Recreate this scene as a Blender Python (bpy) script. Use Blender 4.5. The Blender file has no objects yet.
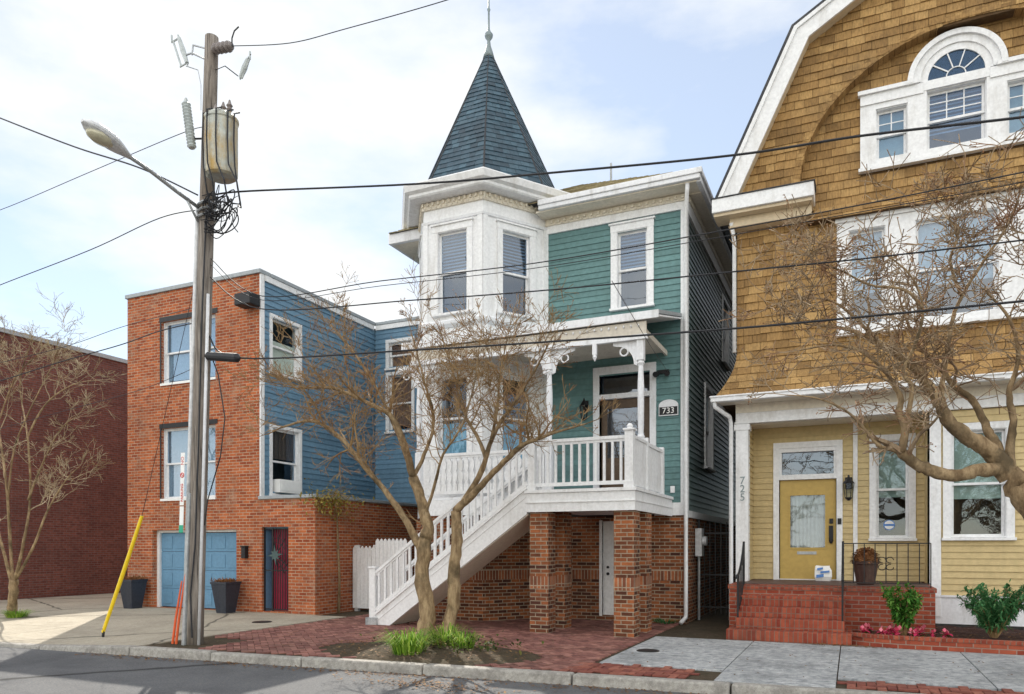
import bpy, math, random
from mathutils import Vector, Matrix
R = math.radians
rnd = random.Random(7)
scene = bpy.context.scene
COL = scene.collection

# ------------------------------------------------------------------ camera
YAW = R(24.53); FPX = 745.0; EYE = 1.55; HOR = 547.0
cd = bpy.data.cameras.new('camera'); cam = bpy.data.objects.new('camera', cd); COL.objects.link(cam)
cam.location = (0, 0, EYE); cam.rotation_euler = (R(90), 0, YAW)
cd.sensor_width = 36; cd.lens = FPX / 1024 * 36; cd.shift_y = (HOR - 347) / 1024
cd.clip_start = .1; cd.clip_end = 6000
scene.camera = cam

# ------------------------------------------------------------------ sky and sun
SUN_EL = R(40.5); SUN_DIR = Vector((-.66, .75, 0)).normalized()      # horizontal direction towards the sun
w = bpy.data.worlds.new('World'); scene.world = w; w.use_nodes = True
nt = w.node_tree; nt.nodes.clear()
def N(t, kind, **kw):
    n = t.nodes.new(kind)
    for k, v in kw.items(): setattr(n, k, v)
    return n
wo = N(nt, 'ShaderNodeOutputWorld'); bg = N(nt, 'ShaderNodeBackground'); sky = N(nt, 'ShaderNodeTexSky')
sky.sky_type = 'NISHITA'; sky.sun_disc = False; sky.sun_elevation = SUN_EL
sky.sun_rotation = math.atan2(SUN_DIR.x, SUN_DIR.y); sky.air_density = 1.0; sky.dust_density = .1; sky.ozone_density = 1.0
bg.inputs['Strength'].default_value = .15
tc = N(nt, 'ShaderNodeTexCoord'); mp = N(nt, 'ShaderNodeMapping'); mp.inputs['Scale'].default_value = (1.0, 1.0, 2.4)
mp.inputs['Location'].default_value = (12.2, 3.6, 1.0)
nz = N(nt, 'ShaderNodeTexNoise'); nz.inputs['Scale'].default_value = 1.7; nz.inputs['Detail'].default_value = 9; nz.inputs['Roughness'].default_value = .55
cr = N(nt, 'ShaderNodeValToRGB'); cr.color_ramp.elements[0].position = .46; cr.color_ramp.elements[1].position = .60
cr.color_ramp.elements[0].color = (.34, .34, .34, 1); cr.color_ramp.elements[1].color = (.95, .95, .95, 1)
mx = N(nt, 'ShaderNodeMixRGB'); mx.inputs['Color2'].default_value = (6.3, 6.35, 6.35, 1)
nt.links.new(tc.outputs['Generated'], mp.inputs['Vector']); nt.links.new(mp.outputs[0], nz.inputs['Vector'])
nt.links.new(nz.outputs['Fac'], cr.inputs['Fac']); nt.links.new(cr.outputs['Color'], mx.inputs['Fac'])
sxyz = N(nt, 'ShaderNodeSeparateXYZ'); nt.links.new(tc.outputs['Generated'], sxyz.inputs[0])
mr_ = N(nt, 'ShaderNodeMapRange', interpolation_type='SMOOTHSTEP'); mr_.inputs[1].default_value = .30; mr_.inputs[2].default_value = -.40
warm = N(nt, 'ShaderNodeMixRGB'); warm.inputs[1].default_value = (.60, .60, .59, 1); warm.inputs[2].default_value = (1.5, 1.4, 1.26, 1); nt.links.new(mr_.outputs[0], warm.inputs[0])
nt.links.new(sxyz.outputs['Y'], mr_.inputs[0])                       # sky behind the camera brightened and warmed, added fill for the shaded facades
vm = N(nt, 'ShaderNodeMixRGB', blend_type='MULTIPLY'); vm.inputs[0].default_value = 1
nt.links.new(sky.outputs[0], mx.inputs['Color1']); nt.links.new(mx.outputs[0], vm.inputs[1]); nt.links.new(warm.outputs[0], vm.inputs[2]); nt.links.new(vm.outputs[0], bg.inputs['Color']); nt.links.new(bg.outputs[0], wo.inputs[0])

sl = bpy.data.lights.new('sun', 'SUN'); sl.energy = 3.3; sl.angle = R(.5); sl.color = (1, .93, .82)
so = bpy.data.objects.new('sun', sl); COL.objects.link(so)
sun_vec = Vector((SUN_DIR.x * math.cos(SUN_EL), SUN_DIR.y * math.cos(SUN_EL), math.sin(SUN_EL)))
so.rotation_euler = sun_vec.to_track_quat('Z', 'Y').to_euler(); so.location = sun_vec * 60

scene.view_settings.view_transform = 'Standard'; scene.view_settings.look = 'None'
scene.view_settings.exposure = 0.95; scene.view_settings.gamma = 1
scene.render.film_transparent = False
scene.cycles.max_bounces = 7; scene.cycles.transparent_max_bounces = 14

# ------------------------------------------------------------------ helpers
CA, SA = math.cos(YAW), math.sin(YAW)
def ray(px, py):
    u = (px - 512) / FPX; v = (HOR - py) / FPX
    return Vector((-SA + u * CA, CA + u * SA, v))
def at(px, py, Y):
    d = ray(px, py); return Vector((0, 0, EYE)) + d * (Y / d.y)
def on_ground(px, py, z=0):
    d = ray(px, py); return Vector((0, 0, EYE)) + d * ((z - EYE) / d.z)

class Fr:
    """a wall frame: s runs along the wall, t out of it, z up"""
    def __init__(self, x, y, u, n): self.o = Vector((x, y, 0)); self.u = Vector((u[0], u[1], 0)).normalized(); self.n = Vector((n[0], n[1], 0)).normalized()
    def p(self, s, t, z): return self.o + self.u * s + self.n * t + Vector((0, 0, z))

class MB:
    def __init__(self): self.v = []; self.f = []; self.m = []
    def face(self, pts, m=0):
        i = len(self.v); self.v += [Vector(p) for p in pts]; self.f.append(tuple(range(i, i + len(pts)))); self.m.append(m)
    def hexa(self, p, m=0):
        i = len(self.v); self.v += [Vector(q) for q in p]
        for q in ((0, 3, 2, 1), (4, 5, 6, 7), (0, 1, 5, 4), (1, 2, 6, 5), (2, 3, 7, 6), (3, 0, 4, 7)):
            self.f.append(tuple(i + k for k in q)); self.m.append(m)
    def box(self, x0, x1, y0, y1, z0, z1, m=0):
        self.hexa([(x0, y0, z0), (x1, y0, z0), (x1, y1, z0), (x0, y1, z0), (x0, y0, z1), (x1, y0, z1), (x1, y1, z1), (x0, y1, z1)], m)
    def fbox(self, fr, s0, s1, t0, t1, z0, z1, m=0):
        self.hexa([fr.p(s0, t1, z0), fr.p(s1, t1, z0), fr.p(s1, t0, z0), fr.p(s0, t0, z0), fr.p(s0, t1, z1), fr.p(s1, t1, z1), fr.p(s1, t0, z1), fr.p(s0, t0, z1)], m)
    def bar(self, a, b, wx, wz, m=0):
        a = Vector(a); b = Vector(b); d = (b - a).normalized()
        up = Vector((0, 0, 1)) if abs(d.z) < .95 else Vector((0, 1, 0))
        x = d.cross(up).normalized() * wx / 2; y = x.cross(d).normalized() * wz / 2
        self.hexa([a - x - y, a + x - y, a + x + y, a - x + y, b - x - y, b + x - y, b + x + y, b - x + y], m)
    def prism(self, poly, vec, m=0):
        """poly: 3-D points of a convex-ish planar outline, extruded by vec"""
        vec = Vector(vec); n = len(poly); i = len(self.v)
        self.v += [Vector(p) for p in poly] + [Vector(p) + vec for p in poly]
        self.f.append(tuple(range(i, i + n))[::-1]); self.m.append(m)
        self.f.append(tuple(range(i + n, i + 2 * n))); self.m.append(m)
        for k in range(n):
            l = (k + 1) % n; self.f.append((i + k, i + l, i + n + l, i + n + k)); self.m.append(m)
    def tube(self, pts, rad, n=6, m=0, cap=True):
        pts = [Vector(p) for p in pts]
        if not isinstance(rad, (list, tuple)): rad = [rad] * len(pts)
        ref = None; rings = []
        for k, p in enumerate(pts):
            a = pts[max(k - 1, 0)]; b = pts[min(k + 1, len(pts) - 1)]; d = (b - a)
            if d.length < 1e-9: d = Vector((0, 0, 1))
            d.normalize()
            if ref is None: ref = Vector((0, 0, 1)) if abs(d.z) < .9 else Vector((1, 0, 0))
            x = d.cross(ref)
            if x.length < 1e-6: x = d.cross(Vector((0, 1, 0)))
            x.normalize(); y = x.cross(d); ref = -y if False else y
            ref = y
            i = len(self.v)
            self.v += [p + (x * math.cos(2 * math.pi * j / n) + y * math.sin(2 * math.pi * j / n)) * rad[k] for j in range(n)]
            rings.append(i)
        for k in range(len(rings) - 1):
            a, b = rings[k], rings[k + 1]
            for j in range(n):
                l = (j + 1) % n; self.f.append((a + j, a + l, b + l, b + j)); self.m.append(m)
        if cap:
            self.f.append(tuple(rings[0] + j for j in range(n))[::-1]); self.m.append(m)
            self.f.append(tuple(rings[-1] + j for j in range(n))); self.m.append(m)
    def lathe(self, cx, cy, prof, n=16, rot=0.0, m=0):
        rings = []
        for r, z in prof:
            i = len(self.v); r = max(r, 1e-4)
            self.v += [Vector((cx + r * math.cos(rot + 2 * math.pi * j / n), cy + r * math.sin(rot + 2 * math.pi * j / n), z)) for j in range(n)]
            rings.append(i)
        for a, b in zip(rings, rings[1:]):
            for j in range(n):
                l = (j + 1) % n; self.f.append((a + j, a + l, b + l, b + j)); self.m.append(m)
        self.f.append(tuple(rings[0] + j for j in range(n))[::-1]); self.m.append(m)
        self.f.append(tuple(rings[-1] + j for j in range(n))); self.m.append(m)
    def wall(self, fr, s0, s1, z0, z1, t0, t1, holes=(), m=0):
        ss = sorted({s0, s1, *[min(max(v, s0), s1) for h in holes for v in h[:2]]})
        zs = sorted({z0, z1, *[min(max(v, z0), z1) for h in holes for v in h[2:4]]})
        for a, b in zip(zs, zs[1:]):
            run = None
            for c, d in zip(ss, ss[1:]):
                sm, zm = (c + d) / 2, (a + b) / 2
                if any(h[0] < sm < h[1] and h[2] < zm < h[3] for h in holes):
                    if run: self.fbox(fr, run[0], run[1], t0, t1, a, b, m); run = None
                else: run = (run[0], d) if run else (c, d)
            if run: self.fbox(fr, run[0], run[1], t0, t1, a, b, m)
    def clap(self, fr, s0, s1, z0, z1, exp=.12, holes=(), m=0, t=.0, thick=.022):
        n = max(1, round((z1 - z0) / exp)); e = (z1 - z0) / n
        for k in range(n):
            a, b = z0 + k * e, z0 + (k + 1) * e; mid = (a + b) / 2
            segs = [(s0, s1)]
            for h in holes:
                if h[2] < mid < h[3]:
                    out = []
                    for c, d in segs:
                        if h[1] <= c or h[0] >= d: out.append((c, d)); continue
                        if h[0] > c: out.append((c, h[0]))
                        if h[1] < d: out.append((h[1], d))
                    segs = out
            for c, d in segs:
                # butt joints between boards
                cuts = [c]; x = c + rnd.uniform(1.2, 4)
                while x < d - .5: cuts.append(x); x += rnd.uniform(2.2, 4.2)
                cuts.append(d)
                for g, h2 in zip(cuts, cuts[1:]):
                    o = t + rnd.uniform(-.002, .002)
                    self.face([fr.p(g, o + thick, a), fr.p(h2 - .002, o + thick, a), fr.p(h2 - .002, o + .004, b), fr.p(g, o + .004, b)], m)
                    self.face([fr.p(g, o, a), fr.p(h2 - .002, o, a), fr.p(h2 - .002, o + thick, a), fr.p(g, o + thick, a)], m)
    def shingles(self, fr, z0, z1, exp, inter, wmin=.16, wmax=.32, t=0.0, m=0, tf=None, thick=.026):
        n = max(1, round((z1 - z0) / exp)); e = (z1 - z0) / n
        for k in range(n):
            a, b = z0 + k * e, z0 + (k + 1) * e; mid = (a + b) / 2
            im = inter(mid); i0 = inter(a + 1e-4); i1 = inter(b - 1e-4)
            if len(i0) != len(im): i0 = im
            if len(i1) != len(im): i1 = im
            for q in range(len(im)):
                lo = min(i0[q][0], i1[q][0]); hi = max(i0[q][1], i1[q][1]); x = lo - rnd.uniform(0, wmax)
                while x < hi:
                    y = x + rnd.uniform(wmin, wmax)
                    A0, A1 = max(x, i0[q][0]), min(y - .006, i0[q][1]); B0, B1 = max(x, i1[q][0]), min(y - .006, i1[q][1])
                    x = y
                    if A1 - A0 < .004 and B1 - B0 < .004: continue
                    if A1 < A0: A0 = A1 = min(max((A0 + A1) / 2, i0[q][0]), i0[q][1])
                    if B1 < B0: B0 = B1 = min(max((B0 + B1) / 2, i1[q][0]), i1[q][1])
                    tb = t + thick + rnd.uniform(-.006, .007); tt = t + .006
                    if tf: tb += tf(a); tt += tf(b)
                    dz = rnd.uniform(-.008, .004)
                    p = [fr.p(A0, tb, a + dz), fr.p(A1, tb, a + dz), fr.p(B1, tt, b), fr.p(B0, tt, b)]
                    tw = tf(a) if tf else 0
                    q0, q1 = fr.p(A0, t + tw, a + dz), fr.p(A1, t + tw, a + dz)
                    i = len(self.v); self.v += p + [q0, q1]
                    for f in ((0, 1, 2, 3), (4, 5, 1, 0), (4, 0, 3), (5, 2, 1)): self.f.append(tuple(i + c for c in f)); self.m.append(m)
    def build(self, name, mats, parent=None, smooth=False, bevel=0.0, loc=None):
        if not isinstance(mats, (list, tuple)): mats = [mats]
        off = Vector((0, 0, 0)); q = parent
        while q is not None: off += q.location; q = q.parent
        if loc is not None: off = Vector(loc)
        me = bpy.data.meshes.new(name); me.from_pydata([v - off for v in self.v], [], self.f)
        for mt in mats: me.materials.append(mt)
        me.polygons.foreach_set('material_index', self.m)
        if smooth: me.polygons.foreach_set('use_smooth', [True] * len(self.f))
        uv = me.uv_layers.new(name='UVMap'); data = [0.0] * (2 * len(me.loops)); k = 0
        for poly in me.polygons:
            nn = poly.normal
            if abs(nn.z) < .75:
                tg = Vector((-nn.y, nn.x, 0)).normalized() if nn.x * nn.x + nn.y * nn.y > 1e-9 else Vector((1, 0, 0))
                for vi in poly.vertices:
                    c = me.vertices[vi].co + off; data[k] = tg.x * c.x + tg.y * c.y; data[k + 1] = c.z; k += 2
            else:
                for vi in poly.vertices:
                    c = me.vertices[vi].co + off; data[k] = c.x; data[k + 1] = c.y; k += 2
        uv.data.foreach_set('uv', data)
        o = bpy.data.objects.new(name, me); COL.objects.link(o)
        if parent is not None: o.parent = parent
        elif loc is not None: o.location = loc
        if bevel:
            b = o.modifiers.new('bevel', 'BEVEL'); b.width = bevel; b.segments = 2; b.limit_method = 'ANGLE'; b.angle_limit = R(40)
        return o

def tag(o, label, cat, group=None, kind=None):
    if label: o['label'] = label
    if cat: o['category'] = cat
    if group: o['group'] = group
    if kind: o['kind'] = kind
    return o
def thing(name, label, cat, loc, group=None):
    o = bpy.data.objects.new(name, None); COL.objects.link(o); o.location = loc; o.empty_display_size = .2
    return tag(o, label, cat, group)
def copy_tree(o, parent=None):
    c = o.copy(); COL.objects.link(c); c.parent = parent
    for ch in list(o.children): copy_tree(ch, c)
    return c
def struct(o): o['kind'] = 'structure'; return o
def text_part(body, size, fr, s, t, z, mat, parent, name='lettering', depth=.006, vertical=False):
    cu = bpy.data.curves.new('t', 'FONT'); cu.body = body; cu.size = size; cu.extrude = depth / 2; cu.align_x = 'CENTER'; cu.align_y = 'CENTER'
    if vertical: cu.space_line = .95
    ob = bpy.data.objects.new('t', cu); COL.objects.link(ob)
    dg = bpy.context.evaluated_depsgraph_get(); me = bpy.data.meshes.new_from_object(ob.evaluated_get(dg))
    bpy.data.objects.remove(ob); me.name = name
    off = Vector((0, 0, 0)); q = parent
    while q is not None: off += q.location; q = q.parent
    for v in me.vertices: v.co = fr.p(s + v.co.x, t + v.co.z, z + v.co.y) - off
    me.materials.clear(); me.materials.append(mat)
    o = bpy.data.objects.new(name, me); COL.objects.link(o); o.parent = parent
    return o

# ------------------------------------------------------------------ materials
def newmat(name):
    m = bpy.data.materials.new(name); m.use_nodes = True; t = m.node_tree; t.nodes.clear()
    o = N(t, 'ShaderNodeOutputMaterial'); b = N(t, 'ShaderNodeBsdfPrincipled'); t.links.new(b.outputs[0], o.inputs[0])
    return m, t, b
def noise(t, scale, detail=6, rough=.6, coord='Object', stretch=None, lo=.35, hi=.65):
    tcn = N(t, 'ShaderNodeTexCoord'); n = N(t, 'ShaderNodeTexNoise'); n.inputs['Scale'].default_value = scale
    n.inputs['Detail'].default_value = detail; n.inputs['Roughness'].default_value = rough
    if stretch:
        mpn = N(t, 'ShaderNodeMapping'); mpn.inputs['Scale'].default_value = stretch
        t.links.new(tcn.outputs[coord], mpn.inputs[0]); t.links.new(mpn.outputs[0], n.inputs['Vector'])
    else: t.links.new(tcn.outputs[coord], n.inputs['Vector'])
    r = N(t, 'ShaderNodeMapRange'); r.inputs[1].default_value = lo; r.inputs[2].default_value = hi
    t.links.new(n.outputs['Fac'], r.inputs[0]); return r.outputs[0]
def mixc(t, fac, a, b, mode='MIX'):
    n = N(t, 'ShaderNodeMixRGB', blend_type=mode)
    for i, x in (('Fac', fac), ('Color1', a), ('Color2', b)):
        if hasattr(x, 'is_output'): t.links.new(x, n.inputs[i])
        elif isinstance(x, (int, float)): n.inputs[i].default_value = x
        else: n.inputs[i].default_value = (*x, 1)
    return n.outputs[0]
def bump(t, b, h, strength=.3, dist=.01):
    n = N(t, 'ShaderNodeBump'); n.inputs['Strength'].default_value = strength; n.inputs['Distance'].default_value = dist
    t.links.new(h, n.inputs['Height']); t.links.new(n.outputs[0], b.inputs['Normal'])
def sc(c, k): return tuple(min(1, x * k) for x in c)
def painted(name, c, rough=.55, var=.16, dirt=(.25, .22, .17), dirt_amt=.25, scale=3.0, spec=.3, streak=True, island=0.0):
    m, t, b = newmat(name)
    col = mixc(t, noise(t, scale * 5), sc(c, 1 - var), sc(c, 1 + var * .5))
    if island:
        g = N(t, 'ShaderNodeNewGeometry')
        rr = N(t, 'ShaderNodeMapRange'); rr.inputs[3].default_value = 1 - island; rr.inputs[4].default_value = 1 + island * .5
        t.links.new(g.outputs['Random Per Island'], rr.inputs[0]); col = mixc(t, 1.0, col, rr.outputs[0], 'MULTIPLY')
    d = noise(t, scale, 8, .7, stretch=(1, 1, .25) if streak else None, lo=.52, hi=.78)
    mul = N(t, 'ShaderNodeMath', operation='MULTIPLY'); mul.inputs[1].default_value = dirt_amt; t.links.new(d, mul.inputs[0])
    col = mixc(t, mul.outputs[0], col, dirt)
    t.links.new(col, b.inputs['Base Color']); b.inputs['Roughness'].default_value = rough; b.inputs['Specular IOR Level'].default_value = spec
    bump(t, b, noise(t, 60, 4), .12, .004)
    return m
def brickmat(name, c1, c2, mortar, soldier=False, bw=.213, rh=.072, dark=.5, stain=(.12, .07, .05), stain_amt=.35, pale=0.0):
    m, t, b = newmat(name)
    uv = N(t, 'ShaderNodeTexCoord'); mp_ = N(t, 'ShaderNodeMapping')
    if soldier: mp_.inputs['Rotation'].default_value = (0, 0, R(90))
    t.links.new(uv.outputs['UV'], mp_.inputs[0])
    br = N(t, 'ShaderNodeTexBrick'); t.links.new(mp_.outputs[0], br.inputs['Vector'])
    br.inputs['Scale'].default_value = 1; br.inputs['Brick Width'].default_value = bw; br.inputs['Row Height'].default_value = rh
    br.inputs['Mortar Size'].default_value = .009; br.inputs['Mortar Smooth'].default_value = .3; br.inputs['Bias'].default_value = 0.0
    br.offset = 0.0 if soldier else .5
    br.inputs['Color1'].default_value = (*c1, 1); br.inputs['Color2'].default_value = (*c2, 1); br.inputs['Mortar'].default_value = (*mortar, 1)
    n1 = noise(t, 9, 5, .6); col = mixc(t, n1, br.outputs['Color'], (dark, dark, dark), 'MULTIPLY')
    mixn = mixc(t, .55, br.outputs['Color'], col)
    d = noise(t, .8, 8, .7, lo=.45, hi=.75); mul = N(t, 'ShaderNodeMath', operation='MULTIPLY'); mul.inputs[1].default_value = stain_amt; t.links.new(d, mul.inputs[0])
    col = mixc(t, mul.outputs[0], mixn, stain)
    if pale:
        d = noise(t, 1.6, 7, .75, lo=.55, hi=.72); mul = N(t, 'ShaderNodeMath', operation='MULTIPLY'); mul.inputs[1].default_value = pale; t.links.new(d, mul.inputs[0])
        col = mixc(t, mul.outputs[0], col, mortar)
    t.links.new(col, b.inputs['Base Color']); b.inputs['Roughness'].default_value = .88; b.inputs['Specular IOR Level'].default_value = .2
    inv = N(t, 'ShaderNodeMath', operation='SUBTRACT'); inv.inputs[0].default_value = 1; t.links.new(br.outputs['Fac'], inv.inputs[1])
    add = N(t, 'ShaderNodeMath', operation='MULTIPLY_ADD'); t.links.new(noise(t, 40, 5), add.inputs[0]); add.inputs[1].default_value = .35; t.links.new(inv.outputs[0], add.inputs[2])
    bump(t, b, add.outputs[0], .7, .01)
    return m
def islandmat(name, ca, cb, cc=None, rough=.8, nscale=8, stretch=None, namt=.35, dark=(.05, .035, .02), dscale=.9, damt=.4, spec=.25):
    m, t, b = newmat(name); g = N(t, 'ShaderNodeNewGeometry')
    r = N(t, 'ShaderNodeValToRGB'); e = r.color_ramp.elements
    e[0].color = (*ca, 1); e[1].color = (*cb, 1)
    if cc: x = r.color_ramp.elements.new(.5); x.color = (*cc, 1)
    t.links.new(g.outputs['Random Per Island'], r.inputs[0])
    col = mixc(t, noise(t, nscale, 7, .65, stretch=stretch), r.outputs[0], sc(ca, 1 - namt), 'MIX') if False else None
    n1 = noise(t, nscale, 7, .65, stretch=stretch); mr = N(t, 'ShaderNodeMapRange'); mr.inputs[3].default_value = 1 - namt; mr.inputs[4].default_value = 1.08
    t.links.new(n1, mr.inputs[0]); col = mixc(t, 1.0, r.outputs[0], mr.outputs[0], 'MULTIPLY')
    d = noise(t, dscale, 8, .7, lo=.48, hi=.75); mul = N(t, 'ShaderNodeMath', operation='MULTIPLY'); mul.inputs[1].default_value = damt; t.links.new(d, mul.inputs[0])
    col = mixc(t, mul.outputs[0], col, dark)
    t.links.new(col, b.inputs['Base Color']); b.inputs['Roughness'].default_value = rough; b.inputs['Specular IOR Level'].default_value = spec
    bump(t, b, noise(t, 30, 6, stretch=stretch), .25, .006)
    return m
def ground(name, ca, cb, cc, s1=2.0, s2=30, rough=.9, bumpd=.008, crack=0):
    m, t, b = newmat(name)
    col = mixc(t, noise(t, s2, 8, .7), ca, cb)
    d = noise(t, s1, 9, .7, lo=.45, hi=.7); mul = N(t, 'ShaderNodeMath', operation='MULTIPLY'); mul.inputs[1].default_value = .7; t.links.new(d, mul.inputs[0])
    col = mixc(t, mul.outputs[0], col, cc)
    sp = noise(t, 140, 3, .6, lo=.3, hi=.7); mr = N(t, 'ShaderNodeMapRange'); mr.inputs[3].default_value = .75; mr.inputs[4].default_value = 1.2; t.links.new(sp, mr.inputs[0])
    col = mixc(t, 1.0, col, mr.outputs[0], 'MULTIPLY')
    if crack:
        tcn = N(t, 'ShaderNodeTexCoord'); nn = N(t, 'ShaderNodeTexNoise'); nn.inputs['Scale'].default_value = 1.5; nn.inputs['Detail'].default_value = 6
        t.links.new(tcn.outputs['Object'], nn.inputs['Vector'])
        mxv = N(t, 'ShaderNodeMixRGB'); mxv.inputs[0].default_value = .25; t.links.new(tcn.outputs['Object'], mxv.inputs[1]); t.links.new(nn.outputs['Color'], mxv.inputs[2])
        vo = N(t, 'ShaderNodeTexVoronoi', feature='DISTANCE_TO_EDGE'); vo.inputs['Scale'].default_value = crack; t.links.new(mxv.outputs[0], vo.inputs['Vector'])
        mr2 = N(t, 'ShaderNodeMapRange'); mr2.inputs[1].default_value = 0; mr2.inputs[2].default_value = .012; t.links.new(vo.outputs['Distance'], mr2.inputs[0])
        mr3 = N(t, 'ShaderNodeMapRange'); mr3.inputs[3].default_value = .2; t.links.new(mr2.outputs[0], mr3.inputs[0])
        col = mixc(t, 1.0, col, mr3.outputs[0], 'MULTIPLY')
    t.links.new(col, b.inputs['Base Color']); b.inputs['Roughness'].default_value = rough; b.inputs['Specular IOR Level'].default_value = .25
    bump(t, b, noise(t, 90, 6, .7), .5, bumpd)
    return m
def glassmat(name, fac=.3, tint=(.75, .8, .82)):
    m = bpy.data.materials.new(name); m.use_nodes = True; t = m.node_tree; t.nodes.clear()
    o = N(t, 'ShaderNodeOutputMaterial'); mxs = N(t, 'ShaderNodeMixShader'); tr = N(t, 'ShaderNodeBsdfTransparent'); gl = N(t, 'ShaderNodeBsdfGlossy')
    tr.inputs[0].default_value = (*tint, 1); gl.inputs['Roughness'].default_value = .015; gl.inputs[0].default_value = (.76, .86, 1, 1)
    fr_ = N(t, 'ShaderNodeFresnel'); fr_.inputs[0].default_value = 1.5
    ad = N(t, 'ShaderNodeMath', operation='ADD', use_clamp=True); ad.inputs[1].default_value = fac; gg = N(t, 'ShaderNodeNewGeometry'); om = N(t, 'ShaderNodeMath', operation='SUBTRACT'); om.inputs[0].default_value = 1; t.links.new(gg.outputs['Backfacing'], om.inputs[1])
    m1 = N(t, 'ShaderNodeMath', operation='MULTIPLY'); t.links.new(ad.outputs[0], m1.inputs[0]); t.links.new(om.outputs[0], m1.inputs[1]); t.links.new(fr_.outputs[0], ad.inputs[0])
    bp = N(t, 'ShaderNodeBump'); bp.inputs['Strength'].default_value = .04; bp.inputs['Distance'].default_value = .01; t.links.new(noise(t, 2.2, 2), bp.inputs['Height']); t.links.new(bp.outputs[0], gl.inputs['Normal'])
    t.links.new(m1.outputs[0], mxs.inputs[0]); t.links.new(tr.outputs[0], mxs.inputs[1]); t.links.new(gl.outputs[0], mxs.inputs[2]); t.links.new(mxs.outputs[0], o.inputs[0])
    return m
def barkmat(name, ca, cb, cc):
    m, t, b = newmat(name)
    col = mixc(t, noise(t, 11, 8, .7, stretch=(1, 1, .3), lo=.38, hi=.62), ca, cb); col = mixc(t, noise(t, 2.2, 5, lo=.5, hi=.65), col, cc)
    t.links.new(col, b.inputs['Base Color']); b.inputs['Roughness'].default_value = .8; b.inputs['Specular IOR Level'].default_value = .2
    bump(t, b, noise(t, 25, 6, stretch=(1, 1, .25)), .6, .02); return m
def leafmat(name, ca, cb, cc=None, trans=.25):
    m, t, b = newmat(name); g = N(t, 'ShaderNodeNewGeometry'); r = N(t, 'ShaderNodeValToRGB'); e = r.color_ramp.elements
    e[0].color = (*ca, 1); e[1].color = (*cb, 1)
    if cc: r.color_ramp.elements.new(.85).color = (*cb, 1); e = r.color_ramp.elements; e[len(e) - 1].color = (*cc, 1)
    t.links.new(g.outputs['Random Per Island'], r.inputs[0]); t.links.new(r.outputs[0], b.inputs['Base Color'])
    b.inputs['Roughness'].default_value = .7; b.inputs['Specular IOR Level'].default_value = .15
    if trans:
        o = [n for n in t.nodes if n.type == 'OUTPUT_MATERIAL'][0]; tl = N(t, 'ShaderNodeBsdfTranslucent'); ms = N(t, 'ShaderNodeMixShader'); ms.inputs[0].default_value = trans
        t.links.new(r.outputs[0], tl.inputs[0]); t.links.new(b.outputs[0], ms.inputs[1]); t.links.new(tl.outputs[0], ms.inputs[2]); t.links.new(ms.outputs[0], o.inputs[0])
    return m
def metal(name, c, rough=.45, met=.6, rust=None):
    m, t, b = newmat(name); col = mixc(t, noise(t, 12, 6), sc(c, .8), sc(c, 1.1))
    if rust: col = mixc(t, noise(t, 2.5, 7, .7, stretch=(1, 1, .5), lo=.45, hi=.65), col, rust)
    t.links.new(col, b.inputs['Base Color']); b.inputs['Roughness'].default_value = rough; b.inputs['Metallic'].default_value = met
    return m

M = {}
M['white'] = painted('white_paint', (.79, .795, .80), .55, .10, (.36, .33, .28), .5, 3.5)
M['white_worn'] = painted('white_worn_paint', (.76, .77, .79), .6, .08, (.30, .28, .25), .65, 4)
M['cream'] = painted('cream_paint', (.74, .68, .57), .55, .1, (.4, .33, .2), .4)
M['beam'] = painted('porch_beam_paint', (.60, .55, .47), .6, .1, (.3, .26, .2), .5)
M['tan'] = painted('tan_paint', (.64, .53, .37), .55, .1, (.35, .28, .18), .35)
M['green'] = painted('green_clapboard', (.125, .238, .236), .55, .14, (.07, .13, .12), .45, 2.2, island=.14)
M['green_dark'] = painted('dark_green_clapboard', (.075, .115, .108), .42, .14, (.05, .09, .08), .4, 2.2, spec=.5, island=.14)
M['blue'] = painted('blue_clapboard', (.14, .255, .36), .55, .14, (.07, .13, .2), .4, 2.2, island=.12)
M['blue_door'] = painted('blue_garage_paint', (.13, .27, .41), .5, .1, (.08, .15, .22), .35, 2.5)
M['yellow'] = painted('yellow_clapboard', (.57, .445, .225), .55, .1, (.3, .22, .1), .3, 2.2, island=.08)
M['ochre_door'] = painted('ochre_door_paint', (.50, .345, .10), .42, .08, (.3, .2, .06), .25, 2.2)
M['red_door'] = painted('red_door_paint', (.30, .015, .045), .4, .12, (.08, .01, .01), .3)
M['brown_door'] = painted('brown_door_wood', (.10, .065, .04), .4, .25, (.04, .03, .02), .3)
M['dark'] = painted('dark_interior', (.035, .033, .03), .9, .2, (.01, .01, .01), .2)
M['curtain'] = painted('pale_curtain', (.55, .56, .54), .9, .1, (.4, .4, .36), .3)
M['curtain_blue'] = painted('blue_curtain', (.22, .45, .62), .9, .15, (.15, .3, .45), .3)
M['curtain_brown'] = painted('brown_blind', (.30, .15, .09), .8, .2, (.15, .08, .05), .3)
M['shade_white'] = painted('white_shade', (.85, .82, .73), .9, .06)
M['shade_green'] = painted('grey_green_shade', (.34, .42, .38), .9, .08, (.3, .36, .32), .3)
M['blind'] = painted('blind_slat', (.26, .33, .41), .6, .08, (.4, .4, .4), .2)  # blue-grey slat colour stands in for the sky reflected in the panes
M['brick_orange'] = brickmat('orange_brick', (.31, .068, .028), (.56, .16, .058), (.50, .37, .26), dark=.55, stain=(.12, .05, .035), stain_amt=.5, pale=.6)
M['brick_dark'] = brickmat('dark_red_brick', (.14, .05, .04), (.20, .075, .058), (.17, .12, .11), dark=.5, stain=(.05, .022, .022), stain_amt=.55, pale=.25)
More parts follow.
